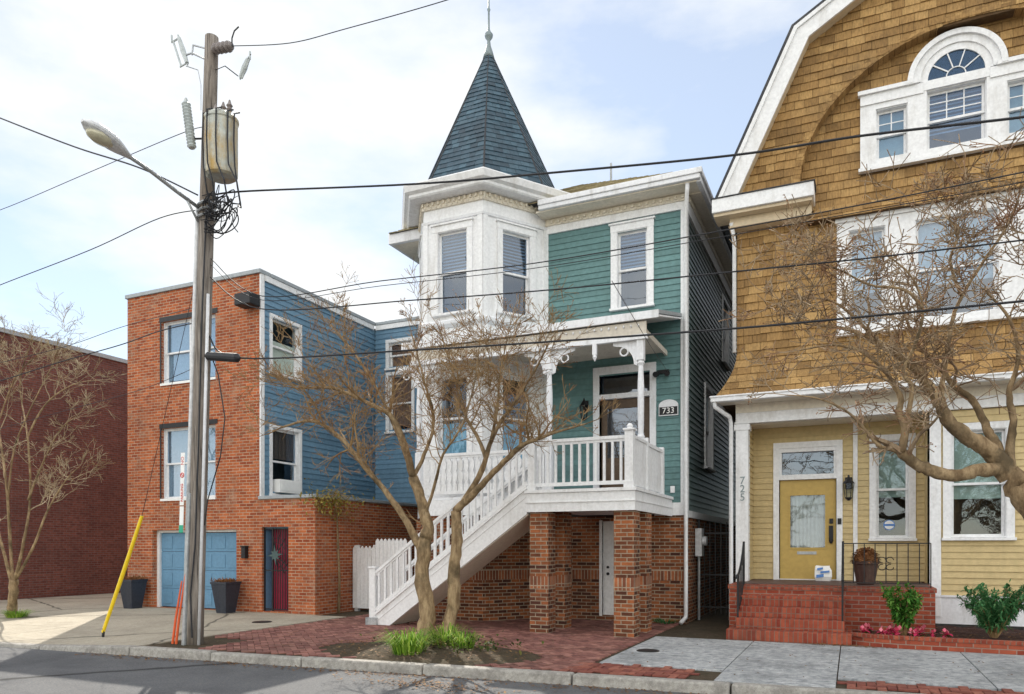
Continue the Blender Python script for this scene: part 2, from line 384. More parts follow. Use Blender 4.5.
M['brick_porch'] = brickmat('mottled_brick', (.07, .028, .02), (.44, .145, .055), (.44, .36, .26), dark=.5, stain=(.07, .035, .03), stain_amt=.45)
M['brick_porch_soldier'] = brickmat('mottled_soldier_brick', (.20, .07, .04), (.48, .165, .07), (.50, .41, .30), soldier=True, dark=.5)
M['brick_red'] = brickmat('red_step_brick', (.27, .05, .03), (.46, .115, .06), (.36, .24, .19), dark=.6, stain=(.12, .05, .04), stain_amt=.5)
M['brick_red_soldier'] = brickmat('red_soldier_brick', (.24, .045, .028), (.43, .11, .06), (.25, .14, .105), soldier=True, dark=.6, stain=(.1, .05, .035), stain_amt=.55)
M['shingle'] = islandmat('wood_shingle', (.26, .15, .055), (.48, .30, .12), (.38, .225, .085), nscale=14, stretch=(3, 3, .5), dark=(.10, .065, .035), damt=.6, dscale=1.3)
M['shingle_under'] = painted('shingle_felt', (.09, .05, .02), .9, .2)
M['slate'] = islandmat('blue_slate', (.022, .052, .078), (.062, .125, .17), (.036, .08, .115), rough=.55, nscale=10, dark=(.03, .04, .045), damt=.3, spec=.5)
M['roof_shingle'] = islandmat('old_roof_shingle', (.42, .36, .22), (.56, .5, .34), (.3, .25, .14), dark=(.1, .08, .05), damt=.4)
M['roof_dark'] = painted('dark_roofing', (.05, .052, .058), .8, .2)
M['roof_grey'] = painted('grey_roof_edge', (.33, .36, .38), .5, .15)
M['glass'] = glassmat('window_glass', .10, (.72, .82, .9))
M['glass_dim'] = glassmat('dim_window_glass', .04, (.86, .9, .9))
M['asphalt'] = ground('asphalt', (.092, .098, .108), (.165, .165, .165), (.055, .058, .064), .6, 40, .85, .01, crack=.16)
M['concrete'] = ground('concrete', (.22, .235, .245), (.54, .55, .55), (.14, .15, .155), 1.3, 9, .85, .004)
M['concrete_warm'] = ground('warm_concrete', (.36, .32, .25), (.46, .42, .34), (.25, .225, .18), .9, 12, .9, .006, crack=.3)
M['granite'] = ground('granite_kerb', (.27, .255, .23), (.46, .44, .40), (.12, .11, .10), 2.5, 16, .8, .012)
M['soil'] = ground('soil', (.055, .042, .028), (.11, .082, .052), (.04, .04, .02), 2, 14, .95, .03)
M['mulch'] = ground('mulch', (.045, .022, .018), (.09, .045, .035), (.025, .015, .012), 4, 30, .95, .03)
M['paver'] = islandmat('paving_brick', (.17, .075, .064), (.38, .19, .15), (.27, .12, .10), rough=.85, nscale=10, dark=(.085, .055, .042), damt=.7, dscale=.8)
M['paver_red'] = islandmat('red_paving_brick', (.19, .06, .048), (.34, .13, .09), (.26, .09, .065), rough=.85, nscale=10, dark=(.09, .05, .04), damt=.5, dscale=.8)
M['bark'] = barkmat('crape_bark', (.17, .11, .058), (.40, .29, .165), (.11, .08, .045))
M['twig'] = barkmat('twig_bark', (.19, .12, .055), (.37, .25, .125), (.23, .125, .06))
M['twig_pale'] = barkmat('pale_twig_bark', (.30, .24, .15), (.46, .38, .25), (.26, .19, .10))
M['twig_brown'] = barkmat('brown_twig_bark', (.20, .135, .08), (.38, .29, .19), (.25, .14, .08))
M['pod'] = leafmat('seed_pod', (.20, .085, .035), (.36, .19, .09), None, 0)
def polemat():
    m, t, b = newmat('weathered_pole_wood')
    col = mixc(t, noise(t, 9, 8, .7, stretch=(3, 3, .12)), (.10, .08, .065), (.36, .32, .28)); col = mixc(t, noise(t, 1.2, 5, lo=.45, hi=.7), col, (.19, .155, .125))
    cr_ = noise(t, 26, 4, .5, stretch=(4, 4, .07), lo=.36, hi=.42); mr = N(t, 'ShaderNodeMapRange'); mr.inputs[3].default_value = .3; t.links.new(cr_, mr.inputs[0]); col = mixc(t, 1.0, col, mr.outputs[0], 'MULTIPLY')
    t.links.new(col, b.inputs['Base Color']); b.inputs['Roughness'].default_value = .9; bump(t, b, cr_, .6, .012); return m
M['pole'] = polemat()
M['cable'] = painted('cable_rubber', (.025, .026, .03), .5, .2, (.05, .05, .05), .2)
M['black_metal'] = metal('black_iron', (.02, .02, .022), .5, .4)
M['grey_metal'] = metal('grey_metal', (.40, .42, .43), .45, .4)
M['pale_metal'] = metal('pale_grey_conduit', (.62, .63, .64), .5, .1)
M['transformer'] = metal('transformer_paint', (.46, .48, .43), .5, .1, (.45, .29, .08))
M['porcelain'] = metal('brown_porcelain', (.20, .17, .16), .25, 0)
M['porcelain_grey'] = metal('grey_porcelain', (.46, .50, .50), .3, 0)
M['yellow_plastic'] = painted('yellow_plastic', (.80, .56, .02), .35, .08, (.4, .3, .05), .3)
M['orange_plastic'] = painted('orange_plastic', (.75, .14, .05), .4, .08)
M['planter'] = painted('dark_planter', (.035, .04, .055), .35, .2, (.08, .08, .08), .3)
M['terracotta_dark'] = painted('dark_pot', (.07, .035, .028), .5, .2)
M['sign_white'] = painted('sign_white', (.82, .82, .8), .4, .04, (.5, .5, .45), .25)
M['sign_red'] = painted('sign_red', (.62, .05, .04), .4, .05)
M['sign_green'] = painted('sign_green', (.03, .36, .22), .4, .05)
M['sign_blue'] = painted('sign_blue', (.08, .22, .55), .4, .05)
M['gold'] = metal('brass', (.45, .33, .14), .35, .8)
M['lens'] = painted('lamp_lens', (.55, .52, .38), .25, .1)
M['lead'] = metal('lead_finial', (.22, .27, .28), .5, .3)
M['leaf'] = leafmat('shrub_leaf', (.03, .12, .02), (.12, .29, .045), (.24, .40, .09))
M['leaf_blue'] = leafmat('blue_green_leaf', (.03, .11, .035), (.09, .26, .10), (.24, .42, .18))
M['grass'] = leafmat('grass_blade', (.05, .15, .014), (.25, .40, .045), (.46, .44, .14), .3)
M['dry_leaf'] = leafmat('dry_leaf', (.09, .042, .018), (.22, .12, .05), (.28, .18, .085), .05)
M['mum'] = leafmat('dead_flower', (.14, .06, .025), (.30, .14, .06), None, 0)
M['pink'] = leafmat('pink_petal', (.55, .03, .10), (.75, .10, .20), (.8, .3, .35), .2)
M['vine'] = leafmat('vine_leaf', (.20, .17, .04), (.36, .28, .07), (.12, .16, .03), .2)

# ------------------------------------------------------------------ the ground
KX0, KX1 = -60.0, 40.0
def kerb_y(x): return 8.78 + .072 * x if -14 < x < 8 else (8.78 + .072 * -14 if x <= -14 else 8.78 + .072 * 8)
def kerb_top(x): return -.005 if x > -10.3 else (-.085 if x < -12.3 else -.005 - .08 * (-10.3 - x) / 2.0)
b = MB(); b.face([(-3000, -3000, -.20), (3000, -3000, -.20), (3000, 3000, -.20), (-3000, 3000, -.20)])
struct(b.build('ground', M['soil']))
b = MB(); ks = [-60, -14, 8, 40]
for x0, x1 in zip(ks, ks[1:]):
    b.face([(x0, -6, -.13), (x1, -6, -.13), (x1, kerb_y(x1), -.13), (x0, kerb_y(x0), -.13)])
struct(b.build('road', M['asphalt']))
# far side pavement of the street (behind the photographer)
b = MB(); b.box(-60, 40, -12, -6, -.19, -.01); struct(b.build('far_pavement', M['concrete']))
# base of the pavement: one soil slab, slightly below the paving
b = MB()
for x0, x1 in zip(ks, ks[1:]):
    n = 12
    for k in range(n):
        a, c = x0 + (x1 - x0) * k / n, x0 + (x1 - x0) * (k + 1) / n
        za, zc = kerb_top(a) - .02, kerb_top(c) - .02
        b.hexa([(a, kerb_y(a) + .1, -.19), (c, kerb_y(c) + .1, -.19), (c, 11.5, -.19), (a, 11.5, -.19), (a, kerb_y(a) + .1, za), (c, kerb_y(c) + .1, zc), (c, 11.5, -.022), (a, 11.5, -.022)])
b.box(-60, 40, 11.5, 60, -.19, -.022)
struct(b.build('verge', M['soil']))
# kerb stones
b = MB(); x = -40.0
while x < 20:
    L = rnd.uniform(1.5, 2.1); a, c = x, x + L - .018; x += L
    j = rnd.uniform(-.012, .012); jz = rnd.uniform(-.012, .006)
    b.hexa([(a, kerb_y(a) + j - .02, -.18), (c, kerb_y(c) + j - .02, -.18), (c, kerb_y(c) + .17, -.18), (a, kerb_y(a) + .17, -.18),
            (a, kerb_y(a) + j, kerb_top(a) + jz + .008), (c, kerb_y(c) + j, kerb_top(c) + jz + .008), (c, kerb_y(c) + .17, kerb_top(c) + jz + .008), (a, kerb_y(a) + .17, kerb_top(a) + jz + .008)])
struct(b.build('kerb', M['granite'], bevel=.025))
# warm concrete apron in front of the brick house
b = MB(); jx = [-34, -23, -20.2, -17.2, -14.2, -12.0, -10.25]
for a, c in zip(jx, jx[1:]):
    ya, yc = kerb_y(a) + .175, kerb_y(c) + .175
    for f0, f1 in ((0, .55), (.55, 1)):
        p = []
        for X, y0 in ((a + .008, ya), (c - .008, yc)):
            for f in (f0, f1): p.append((X, y0 + (11.2 - y0) * f))
        z = lambda X, Y: kerb_top(X) * max(0, min(1, (11.2 - Y) / 3)) - .004
        (q0, q1, q2, q3) = (p[0], p[2], p[3], p[1])
        q2 = (q2[0], q2[1] - .012); q3 = (q3[0], q3[1] - .012)
        b.hexa([(*q, -.12) for q in (q0, q1, q2, q3)] + [(*q, z(*q)) for q in (q0, q1, q2, q3)])
    b.box(a + .008, c - .008, 11.2, 13.58, -.12, -.004)
b.box(-22.6, -17.3, 13.59, 40, -.12, -.006)
struct(b.build('concrete_apron', M['concrete_warm']))
# pale concrete slabs of the pavement in front of the shingled house
b = MB()
for a, c, y0 in ((-3.1, -1.47, 9.62), (-1.47, -.16, None), (-.16, 1.45, 9.62), (1.45, 3.2, 9.62), (3.2, 5.2, 9.62), (5.2, 9, 9.62)):
    ya = (kerb_y(a) + .18) if y0 is None else y0; yc = (kerb_y(c) + .18) if y0 is None else y0
    b.hexa([(a + .007, ya, -.12), (c - .007, yc, -.12), (c - .007, 12.78, -.12), (a + .007, 12.78, -.12), (a + .007, ya, .002), (c - .007, yc, .002), (c - .007, 12.78, .004), (a + .007, 12.78, .004)])
struct(b.build('pavement', M['concrete'], bevel=.006))

def herringbone(inside, mat, name, ang=45, z=0.0, L=.205, W=.1025, x0=-11, x1=-2, y0=8, y1=16):
    b = MB(); ca, sa = math.cos(R(ang)), math.sin(R(ang)); cx, cy = (x0 + x1) / 2, (y0 + y1) / 2
    n = int(max(x1 - x0, y1 - y0) / W) + 4
    for i in range(-n, n):
        for j in range(-n, n):
            k = (i + j) % 4 if False else (j - i) % 4
            if k == 0: r = (i * W, j * W, (i + 2) * W, (j + 1) * W)
            elif k == 3 or k == 1:
                if k == 1: r = (i * W, j * W, (i + 1) * W, (j + 2) * W)
                else: continue
            else: continue
            mx_, my_ = (r[0] + r[2]) / 2, (r[1] + r[3]) / 2
            X, Y = cx + mx_ * ca - my_ * sa, cy + mx_ * sa + my_ * ca
            if not inside(X, Y): continue
            g = .005; h = z + rnd.uniform(-.006, .006); tx, ty = rnd.uniform(-.02, .02), rnd.uniform(-.02, .02)
            pts = [(r[0] + g, r[1] + g), (r[2] - g, r[1] + g), (r[2] - g, r[3] - g), (r[0] + g, r[3] - g)]
            lo, hi = [], []
            for p, q in pts:
                xx, yy = cx + p * ca - q * sa, cy + p * sa + q * ca
                hh = h + tx * (xx - X) + ty * (yy - Y); lo.append((xx, yy, z - .02)); hi.append((xx, yy, hh))
            b.hexa(lo + hi)
    return struct(b.build(name, mat))
def in_paving(x, y):
    if not (-10.2 < x < -3.15): return False
    if y < kerb_y(x) + .26 or y > 15.2: return False
    if ((x + 5.75) / 1.8) ** 2 + ((y - 9.55) / .98) ** 2 < 1: return False       # the tree bed
    if x < -9.1 and y < 9.6: return False
    return True
herringbone(in_paving, M['paver'], 'brick_pavement', 45, -.002)
def in_strip(x, y):
    return (-3.3 < x < -1.75 and kerb_y(x) + .26 < y < 9.56) or (-.1 < x < 8 and kerb_y(x) + .26 < y < 9.56)
herringbone(in_strip, M['paver_red'], 'brick_strip', 0, .0, x0=-3.4, x1=8, y0=6, y1=11)

# ------------------------------------------------------------------ windows
def window(parent, fr, s0, s1, z0, z1, casing=.1, ct=.045, trim='white', glass='glass', split=.5, blind=None, bl=(.0, 1.0), muntin=None, low_muntin=None,
           depth=.05, sill=True, label=None, head=0.0, fixed=False, sash_mat=None, extra_dark=.5, case_split=None, name='window'):
    T = M[trim]; S = M[sash_mat or trim]
    b = MB()
    if casing:
        b.fbox(fr, s0 - casing, s0, -.02, ct, z0 - .003, z1); b.fbox(fr, s1, s1 + casing, -.02, ct, z0 - .003, z1)
        b.fbox(fr, s0 - casing - head * .3, s1 + casing + head * .3, -.02, ct + .006, z1 + .001, z1 + casing + head)
        if head: b.fbox(fr, s0 - casing - .03 - head * .3, s1 + casing + .03 + head * .3, 0, ct + .04, z1 + casing + head, z1 + casing + head + .035)
    d0 = -depth - .14                                                   # jamb liners, then a dark room
    b.fbox(fr, s0, s0 + .015, d0, ct - .012, z0, z1); b.fbox(fr, s1 - .015, s1, d0, ct - .012, z0, z1)
    b.fbox(fr, s0 + .015, s1 - .015, d0, ct - .012, z1 - .015, z1); b.fbox(fr, s0 + .015, s1 - .015, d0, ct - .012, z0, z0 + .015)
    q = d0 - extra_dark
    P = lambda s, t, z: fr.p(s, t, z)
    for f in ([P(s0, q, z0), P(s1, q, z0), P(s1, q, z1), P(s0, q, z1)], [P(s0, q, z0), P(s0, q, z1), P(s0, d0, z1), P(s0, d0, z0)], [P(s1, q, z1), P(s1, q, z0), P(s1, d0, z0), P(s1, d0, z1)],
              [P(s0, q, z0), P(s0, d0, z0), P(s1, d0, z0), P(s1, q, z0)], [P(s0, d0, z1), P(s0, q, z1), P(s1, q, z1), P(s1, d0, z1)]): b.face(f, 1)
    W = b.build(name, [T, M['dark']], parent)
    if label: W['label'] = label
    if sill:
        b = MB(); b.fbox(fr, s0 - casing - .02, s1 + casing + .02, -.02, ct + .05, z0 - .055, z0 - .004); b.build('sill', T, W, bevel=.006)
    def sash(a, c, zb, zt, t, mun):
        k = .042; b = MB()
        b.fbox(fr, a, a + k, t - .035, t, zb, zt); b.fbox(fr, c - k, c, t - .035, t, zb, zt)
        b.fbox(fr, a + k, c - k, t - .035, t, zb, zb + k); b.fbox(fr, a + k, c - k, t - .035, t, zt - k, zt)
        if mun:
            nx, nz_ = mun
            for i in range(1, nx): x = a + k + (c - a - 2 * k) * i / nx; b.fbox(fr, x - .009, x + .009, t - .028, t - .006, zb + k, zt - k)
            for i in range(1, nz_): z = zb + k + (zt - zb - 2 * k) * i / nz_; b.fbox(fr, a + k, c - k, t - .027, t - .007, z - .009, z + .009)
        b.build('sash', S, W)
        b = MB(); b.fbox(fr, a + k - .005, c - k + .005, t - .022, t - .017, zb + k - .005, zt - k + .005); b.build('pane', M[glass], W)
    a, c = s0 + .016, s1 - .016; lo, hi = z0 + .016, z1 - .016; zm = lo + (hi - lo) * split
    cols = [(a, c)] if not case_split else [(a, (a + c) / 2 - .02), ((a + c) / 2 + .02, c)]
    if case_split: b = MB(); b.fbox(fr, (a + c) / 2 - .02, (a + c) / 2 + .02, -depth - .08, ct - .01, lo, hi); b.build('mullion', T, W)
    for a, c in cols:
        if fixed: sash(a, c, lo, hi, -depth, muntin)
        else:
            sash(a, c, zm - .02, hi, -depth, muntin); sash(a, c, lo, zm + .02, -depth - .038, low_muntin)
    if blind:
        bt = -depth - .085; zb0 = lo + (hi - lo) * bl[0]; zb1 = lo + (hi - lo) * bl[1]; b = MB(); s_0, s_1 = s0 + .02, s1 - .02
        if blind == 'slats':
            z = zb0
            while z < zb1:
                b.hexa([fr.p(s_0, bt - .03, z + .04), fr.p(s_1, bt - .03, z + .04), fr.p(s_1, bt, z), fr.p(s_0, bt, z), fr.p(s_0, bt - .03, z + .043), fr.p(s_1, bt - .03, z + .043), fr.p(s_1, bt, z + .003), fr.p(s_0, bt, z + .003)]); z += .07
            b.build('blind', M['blind'], W)
        else:
            n = 14                                                       # gathered cloth: folds run vertically
            for i in range(n):
                x0_, x1_ = s_0 + (s_1 - s_0) * i / n, s_0 + (s_1 - s_0) * (i + 1) / n
                o0, o1 = (.012 if i % 2 else -.012), (-.012 if i % 2 else .012)
                if blind.startswith('shade'): o0 = o1 = 0
                b.face([fr.p(x0_, bt + o0, zb0), fr.p(x1_, bt + o1, zb0), fr.p(x1_, bt + o1, zb1), fr.p(x0_, bt + o0, zb1)])
            b.build('curtain', M[blind], W)
    return W
def hole(s0, s1, z0, z1): return (s0, s1, z0, z1)

# ================================================================== 1. the three-storey brick house
BY = 13.6; BX0, BX1, BX2 = -17.3, -12.8, -11.14; BH = 8.05
H1 = thing('brick_house', 'three-storey orange brick house with blue garage door and blue clapboard side', 'house', (-15, 15, 0))
fF = Fr(0, BY, (1, 0), (0, -1)); fS = Fr(BX1, 0, (0, 1), (1, 0)); fW = Fr(0, 18.3, (1, 0), (0, -1)); fL = Fr(BX2, 0, (0, 1), (1, 0))
wU = hole(-16.05, -14.2, 5.72, 7.29); wL = hole(-16.05, -14.2, 2.78, 4.57); gar = hole(-16.38, -13.52, 0, 1.98); dr = hole(-12.72, -11.92, 0.03, 2.02)
b = MB(); b.wall(fF, BX0, BX1, -.1, BH, -.3, 0, [wU, wL, gar, dr])
b.fbox(Fr(BX0, 0, (0, 1), (-1, 0)), BY + .3, 27, -.3, 0, -.1, BH)
b.build('brick_wall', M['brick_orange'], H1)
b = MB(); b.wall(fF, BX1, BX2, -.1, 2.68, -.3, 0, [dr]); b.fbox(fL, BY + .3, 19, -.3, 0, -.1, 2.68)
b.build('porch_wall', M['brick_orange'], H1)['label'] = 'single-storey brick wall with the red door'
b = MB(); b.fbox(fF, BX1 - .0, BX2 + .05, -.36, .05, 2.68, 2.76); b.fbox(fL, BY + .36, 19, -.36, .05, 2.68, 2.76); b.box(BX1, BX2 - .3, BY + .3, 19, 2.55, 2.66)
b.build('porch_coping', M['roof_grey'], H1, bevel=.01)
b = MB(); sh = [hole(14.0, 14.98, 5.8, 7.12), hole(14.0, 14.98, 2.84, 4.45)]
b.wall(fS, BY + .3, 27, 2.6, BH - .1, -.3, 0, sh, 1); b.clap(fS, BY + .12, 18.3, 2.76, BH - .12, .14, sh, 0)
b.fbox(fS, BY + .005, BY + .13, -.2, .04, 2.765, BH, 2)
b.build('side_wall', [M['blue'], M['dark'], M['white']], H1)
rw = [hole(-12.3, -11.5, 6.75, 7.5), hole(-12.3, -11.5, 4.9, 6.55)]
b = MB(); b.wall(fW, BX1 + .01, -9.62, 2.6, BH - .12, -.3, 0, rw, 1); b.clap(fW, BX1 + .03, -9.62, 2.7, BH - .12, .14, rw, 0)
b.build('rear_wing_wall', [M['blue'], M['dark']], H1)
b = MB(); b.box(BX0 + .05, BX1 - .05, BY + .05, 27, BH - .3, BH - .05); b.box(BX1 - .05, -9.62, 18.35, 27, BH - .3, BH - .05); b.build('roof', M['roof_dark'], H1)
b = MB(); b.fbox(fF, BX0 - .04, BX1 + .06, -.32, .05, BH, BH + .1); b.fbox(fS, BY + .32, 18.27, -.3, .08, BH, BH + .09); b.fbox(fW, BX1 + .09, -9.6, -.3, .08, BH, BH + .09)
b.build('coping', M['roof_grey'], H1, bevel=.01)
b = MB(); b.fbox(fS, BY + .14, 18.2, 0, .06, BH - .14, BH - .005); b.fbox(fW, BX1 + .07, -9.62, 0, .06, BH - .14, BH - .005); b.build('frieze_board', M['white'], H1)
window(H1, fF, *wU, casing=0, ct=-.06, depth=.13, case_split=True, blind='curtain', bl=(.05, 1), sill=False)
window(H1, fF, *wL, casing=0, ct=-.06, depth=.13, case_split=True, blind='curtain', bl=(.0, 1), sill=False)
for h in (wU, wL):
    b = MB(); b.fbox(fF, h[0] - .02, h[1] + .02, -.1, .03, h[2] - .06, h[2] - .002); b.build('brick_sill', M['sign_white'], H1)
    b = MB(); b.fbox(fF, h[0] - .07, h[1] + .07, -.09, .012, h[3] + .002, h[3] + .12); b.fbox(fF, h[0] - .05, h[0] - .002, -.08, .01, h[2], h[3]); b.build('lintel_shade', M['black_metal'], H1)  # black header and side strip stand in for the shadow of the window recess
W = window(H1, fS, *sh[0], casing=.08, blind='shade_white', bl=(.0, .62), glass='glass_dim')
W = window(H1, fS, *sh[1], casing=.08, blind='curtain_brown', bl=(.55, 1), glass='glass')
b = MB(); b.fbox(fS, 14.1, 14.86, -.05, .18, 2.88, 3.2); b.fbox(fS, 14.16, 14.8, .18, .19, 2.93, 3.15); b.build('air_conditioner', M['sign_white'], W, bevel=.02)
for h in rw: window(H1, fW, *h, casing=.09, blind='curtain_brown', bl=(.1, 1), glass='glass_dim')
# garage door
b = MB(); k = .09; t = -.2
b.fbox(fF, gar[0], gar[0] + k, t - .05, t + .06, 0, gar[3]); b.fbox(fF, gar[1] - k * .6, gar[1], t - .05, t + .06, 0, gar[3]); b.fbox(fF, gar[0] + k, gar[1] - k * .6, t - .05, t + .06, gar[3] - .06, gar[3])
fr_ = b.build('garage_frame', M['white'], H1)
b = MB(); n = 4
for i in range(n):
    za, zb = .02 + (gar[3] - .09) * i / n, .02 + (gar[3] - .09) * (i + 1) / n - .006
    b.fbox(fF, gar[0] + k, gar[1] - k * .6, t - .06, t, za, zb)
    for j in range(6):
        sa_, sb_ = gar[0] + k + (gar[1] - gar[0] - 1.6 * k) * (j + .1) / 6, gar[0] + k + (gar[1] - gar[0] - 1.6 * k) * (j + .9) / 6
        b.fbox(fF, sa_, sb_, t, t + .012, za + .07, zb - .07)
b.build('garage_door', M['blue_door'], H1, bevel=.006)
# recessed red door behind an iron gate
b = MB(); b.fbox(fF, dr[0] - .02, dr[1] + .02, -.38, -.31, .03, dr[3]); b.fbox(fF, dr[0] + .12, dr[1] - .1, -.31, -.295, .2, 1.0); b.fbox(fF, dr[0] + .12, dr[1] - .1, -.31, -.295, 1.15, 1.85)
rd = b.build('red_door', M['red_door'], H1)
b = MB(); b.fbox(fF, dr[0] + .001, dr[0] + .03, -.3, -.09, 0.03, dr[3]); b.fbox(fF, dr[1] - .03, dr[1] - .001, -.3, -.09, 0.03, dr[3]); b.fbox(fF, dr[0] + .03, dr[1] - .03, -.3, -.09, dr[3] - .04, dr[3] - .001); b.build('door_reveal', M['blue_door'], H1)
b = MB(); b.lathe(dr[1] - .14, BY + .27, [(.03, 1.02), (.034, 1.05), (.03, 1.08)], 10); b.build('handle', M['gold'], rd)
ig = MB(); t = -.06
for s in (dr[0] + .02, dr[1] - .02, dr[0] + .27): ig.fbox(fF, s - .016, s + .016, t - .03, t, .04, dr[3] - .02)
for z in (.08, 1.0, dr[3] - .04): ig.fbox(fF, dr[0] + .02, dr[1] - .02, t - .025, t - .005, z - .014, z + .014)
for i in range(1, 7): s = dr[0] + .27 + (dr[1] - dr[0] - .29) * i / 7; ig.fbox(fF, s - .008, s + .008, t - .022, t - .008, .08, dr[3] - .05)
gate_ = ig.build('iron_gate', M['black_metal'], H1)
b = MB(); c = fF.p(dr[0] + .36, t + .0, 1.36)
star = []
for i in range(16):
    a = 2 * math.pi * i / 16 + .1; r = (.24 if i % 4 == 0 else .16) if i % 2 == 0 else .085; star.append(c + Vector((r * math.cos(a), 0, r * math.sin(a))))
for i in range(16): b.prism([c + Vector((0, 0, 0)), star[i], star[(i + 1) % 16]], (0, -.025, 0))
b.build('star_ornament', metal('verdigris', (.07, .11, .11), .6, .3), gate_)
b = MB()
for i in range(9):
    a = -math.pi * .45 + math.pi * 1.0 * i / 8
    e = c + Vector((.5 * math.cos(a), 0, .5 * math.sin(a)))
    if fF.o.y and e.x < dr[1] - .03 and e.z < dr[3] - .05: b.bar(c + Vector((.12 * math.cos(a), .01, .12 * math.sin(a))), e, .014, .014)
for rr_ in (.30, .40): b.tube([c + Vector((rr_ * math.cos(a_), .005, rr_ * math.sin(a_))) for a_ in [(-.45 + 1.0 * k_ / 14) * math.pi for k_ in range(15)] if c.x + rr_ * math.cos(a_) < dr[1] - .02 and c.x + rr_ * math.cos(a_) > dr[0] + .28], .007, 4)
b.build('ray_bars', M['black_metal'], gate_)
b = MB(); s = -13.2; b.fbox(fF, s - .06, s + .06, .0, .12, 1.28, 1.55); b.fbox(fF, s - .075, s + .075, 0, .14, 1.55, 1.58); b.build('wall_lantern', M['black_metal'], H1, bevel=.01)
b = MB(); b.box(-13.2, -12.72, 13.2, 13.55, 7.22, 7.5); b.box(-12.95, -12.9, 13.5, 13.6, 7.3, 7.42); b.build('junction_box', M['black_metal'], H1, bevel=.02)

# ================================================================== 2. dark brick building at the far side of the yard
DX = -22.7
H0 = thing('brick_building', 'long dark red windowless brick building with a pale coping, behind the driveway', 'building', (DX - 4, 20, 0))
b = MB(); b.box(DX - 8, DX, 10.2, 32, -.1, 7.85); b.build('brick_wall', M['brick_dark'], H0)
b = MB(); b.box(DX - 8.05, DX + .06, 10.15, 32.05, 7.85, 7.98); b.build('coping', M['roof_grey'], H0)

# ================================================================== 3. green house with a corner tower
WY = 15.3; GX0, GX1 = -9.5, -3.08
H2 = thing('victorian_house', 'green clapboard house with white octagonal tower, blue slate spire and raised front porch', 'house', (-6.3, 16, 0))
gF = Fr(0, WY, (1, 0), (0, -1)); gS = Fr(GX1, 0, (0, 1), (1, 0))
TC = Vector((-7.75, 15.67, 0)); TA = 1.73
BF, BHW, BANG = 13.94, .717, R(56)                # the bay: front plane, half width, angle of its canted sides
BL = (WY - BF) / math.sin(BANG)                    # length of a canted side
def bay_pts(d, yb=WY + .12):
    c = BHW + d * math.tan(BANG / 2); y = BF - d; e = c + (yb - y) / math.tan(BANG)
    return [(TC.x - e, yb), (TC.x - c, y), (TC.x + c, y), (TC.x + e, yb)]
def bay_frame(k, d=0.0):
    """frame at the middle of a side (k -1, 0, 1) and the half length of that side"""
    p = bay_pts(d, WY); a, c = p[k + 1], p[k + 2]; u = Vector((c[0] - a[0], c[1] - a[1])); L = u.length
    return Fr((a[0] + c[0]) / 2, (a[1] + c[1]) / 2, (u.x, u.y), (u.y, -u.x)), L / 2
def bay_ring(b, prof, m=0, yb=WY + .12):
    rings = []
    for d, z in prof:
        i = len(b.v); b.v += [Vector((x, y, z)) for x, y in bay_pts(d, yb)]; rings.append(i)
    for a, c in zip(rings, rings[1:]):
        for j in range(3): b.f.append((a + j, a + j + 1, c + j + 1, c + j)); b.m.append(m)
        b.f.append((a + 3, a, c, c + 3)); b.m.append(m)
    b.f.append(tuple(rings[0] + j for j in range(4))[::-1]); b.m.append(m); b.f.append(tuple(rings[-1] + j for j in range(4))); b.m.append(m)
def oct_frame(k, ap=TA):
    a = R(-90 + 45 * k); n = (math.cos(a), math.sin(a)); u = (-n[1], n[0]); c = TC + Vector((n[0], n[1], 0)) * ap
    return Fr(c.x, c.y, u, n)
gW = hole(-4.53, -3.87, 6.6, 8.21); gD = hole(-4.92, -3.82, 2.62, 5.22); gB = hole(-4.86, -3.96, .1, 2.1)
sW = hole(17.4, 18.3, 3.4, 5.2); sW2 = hole(19.9, 20.8, 6.4, 8.0)
b = MB(); b.wall(gF, -6.05, GX1, -.1, 2.2, -.3, 0, [gB]); b.fbox(gS, WY + .3, 27, -.3, 0, -.1, 2.15); b.fbox(Fr(GX0, 0, (0, 1), (-1, 0)), WY, 27, -.3, 0, -.1, 2.2)
bay_ring(b, [(.02, -.1), (.02, .86)]); bay_ring(b, [(.02, 1.07), (.02, 2.25)])
b.build('foundation', M['brick_porch'], H2)
b = MB()
bay_ring(b, [(.022, .86), (.022, 1.07)]); b.build('soldier_course', M['brick_porch_soldier'], H2); b = MB()
b.fbox(gF, -6.0, gB[0] - .06, -.05, .012, .86, 1.07); b.build('soldier_course', M['brick_porch_soldier'], H2); b = MB(); b.fbox(gF, gB[1] + .06, GX1 - .01, -.05, .012, .86, 1.07)
b.build('soldier_course', M['brick_porch_soldier'], H2)
b = MB(); b.wall(gF, -9.3, GX1 - .001, 2.2, 8.75, -.3, 0, [gW, gD], 1); b.clap(gF, -6.13, GX1 - .1, 2.45, 8.44, .125, [gW, gD, (-4.95, -3.6, 2.0, 2.4)], 0)
b.build('front_wall', [M['green'], M['dark']], H2)
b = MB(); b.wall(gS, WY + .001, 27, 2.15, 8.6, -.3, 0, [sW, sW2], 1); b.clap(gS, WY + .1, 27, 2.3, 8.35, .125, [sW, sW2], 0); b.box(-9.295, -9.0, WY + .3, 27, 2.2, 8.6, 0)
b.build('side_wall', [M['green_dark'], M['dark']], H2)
b = MB(); b.fbox(gF, GX1 - .1, GX1 + .04, -.02, .045, 2.2, 8.72); b.fbox(gS, WY - .02, WY + .1, -.02, .04, 2.2, 8.5); b.fbox(gS, WY + .1, 27, 0, .035, 2.16, 2.3); b.fbox(gF, -3.72, GX1 - .1, 0, .05, 2.2, 2.46)
b.build('corner_board', M['white'], H2)
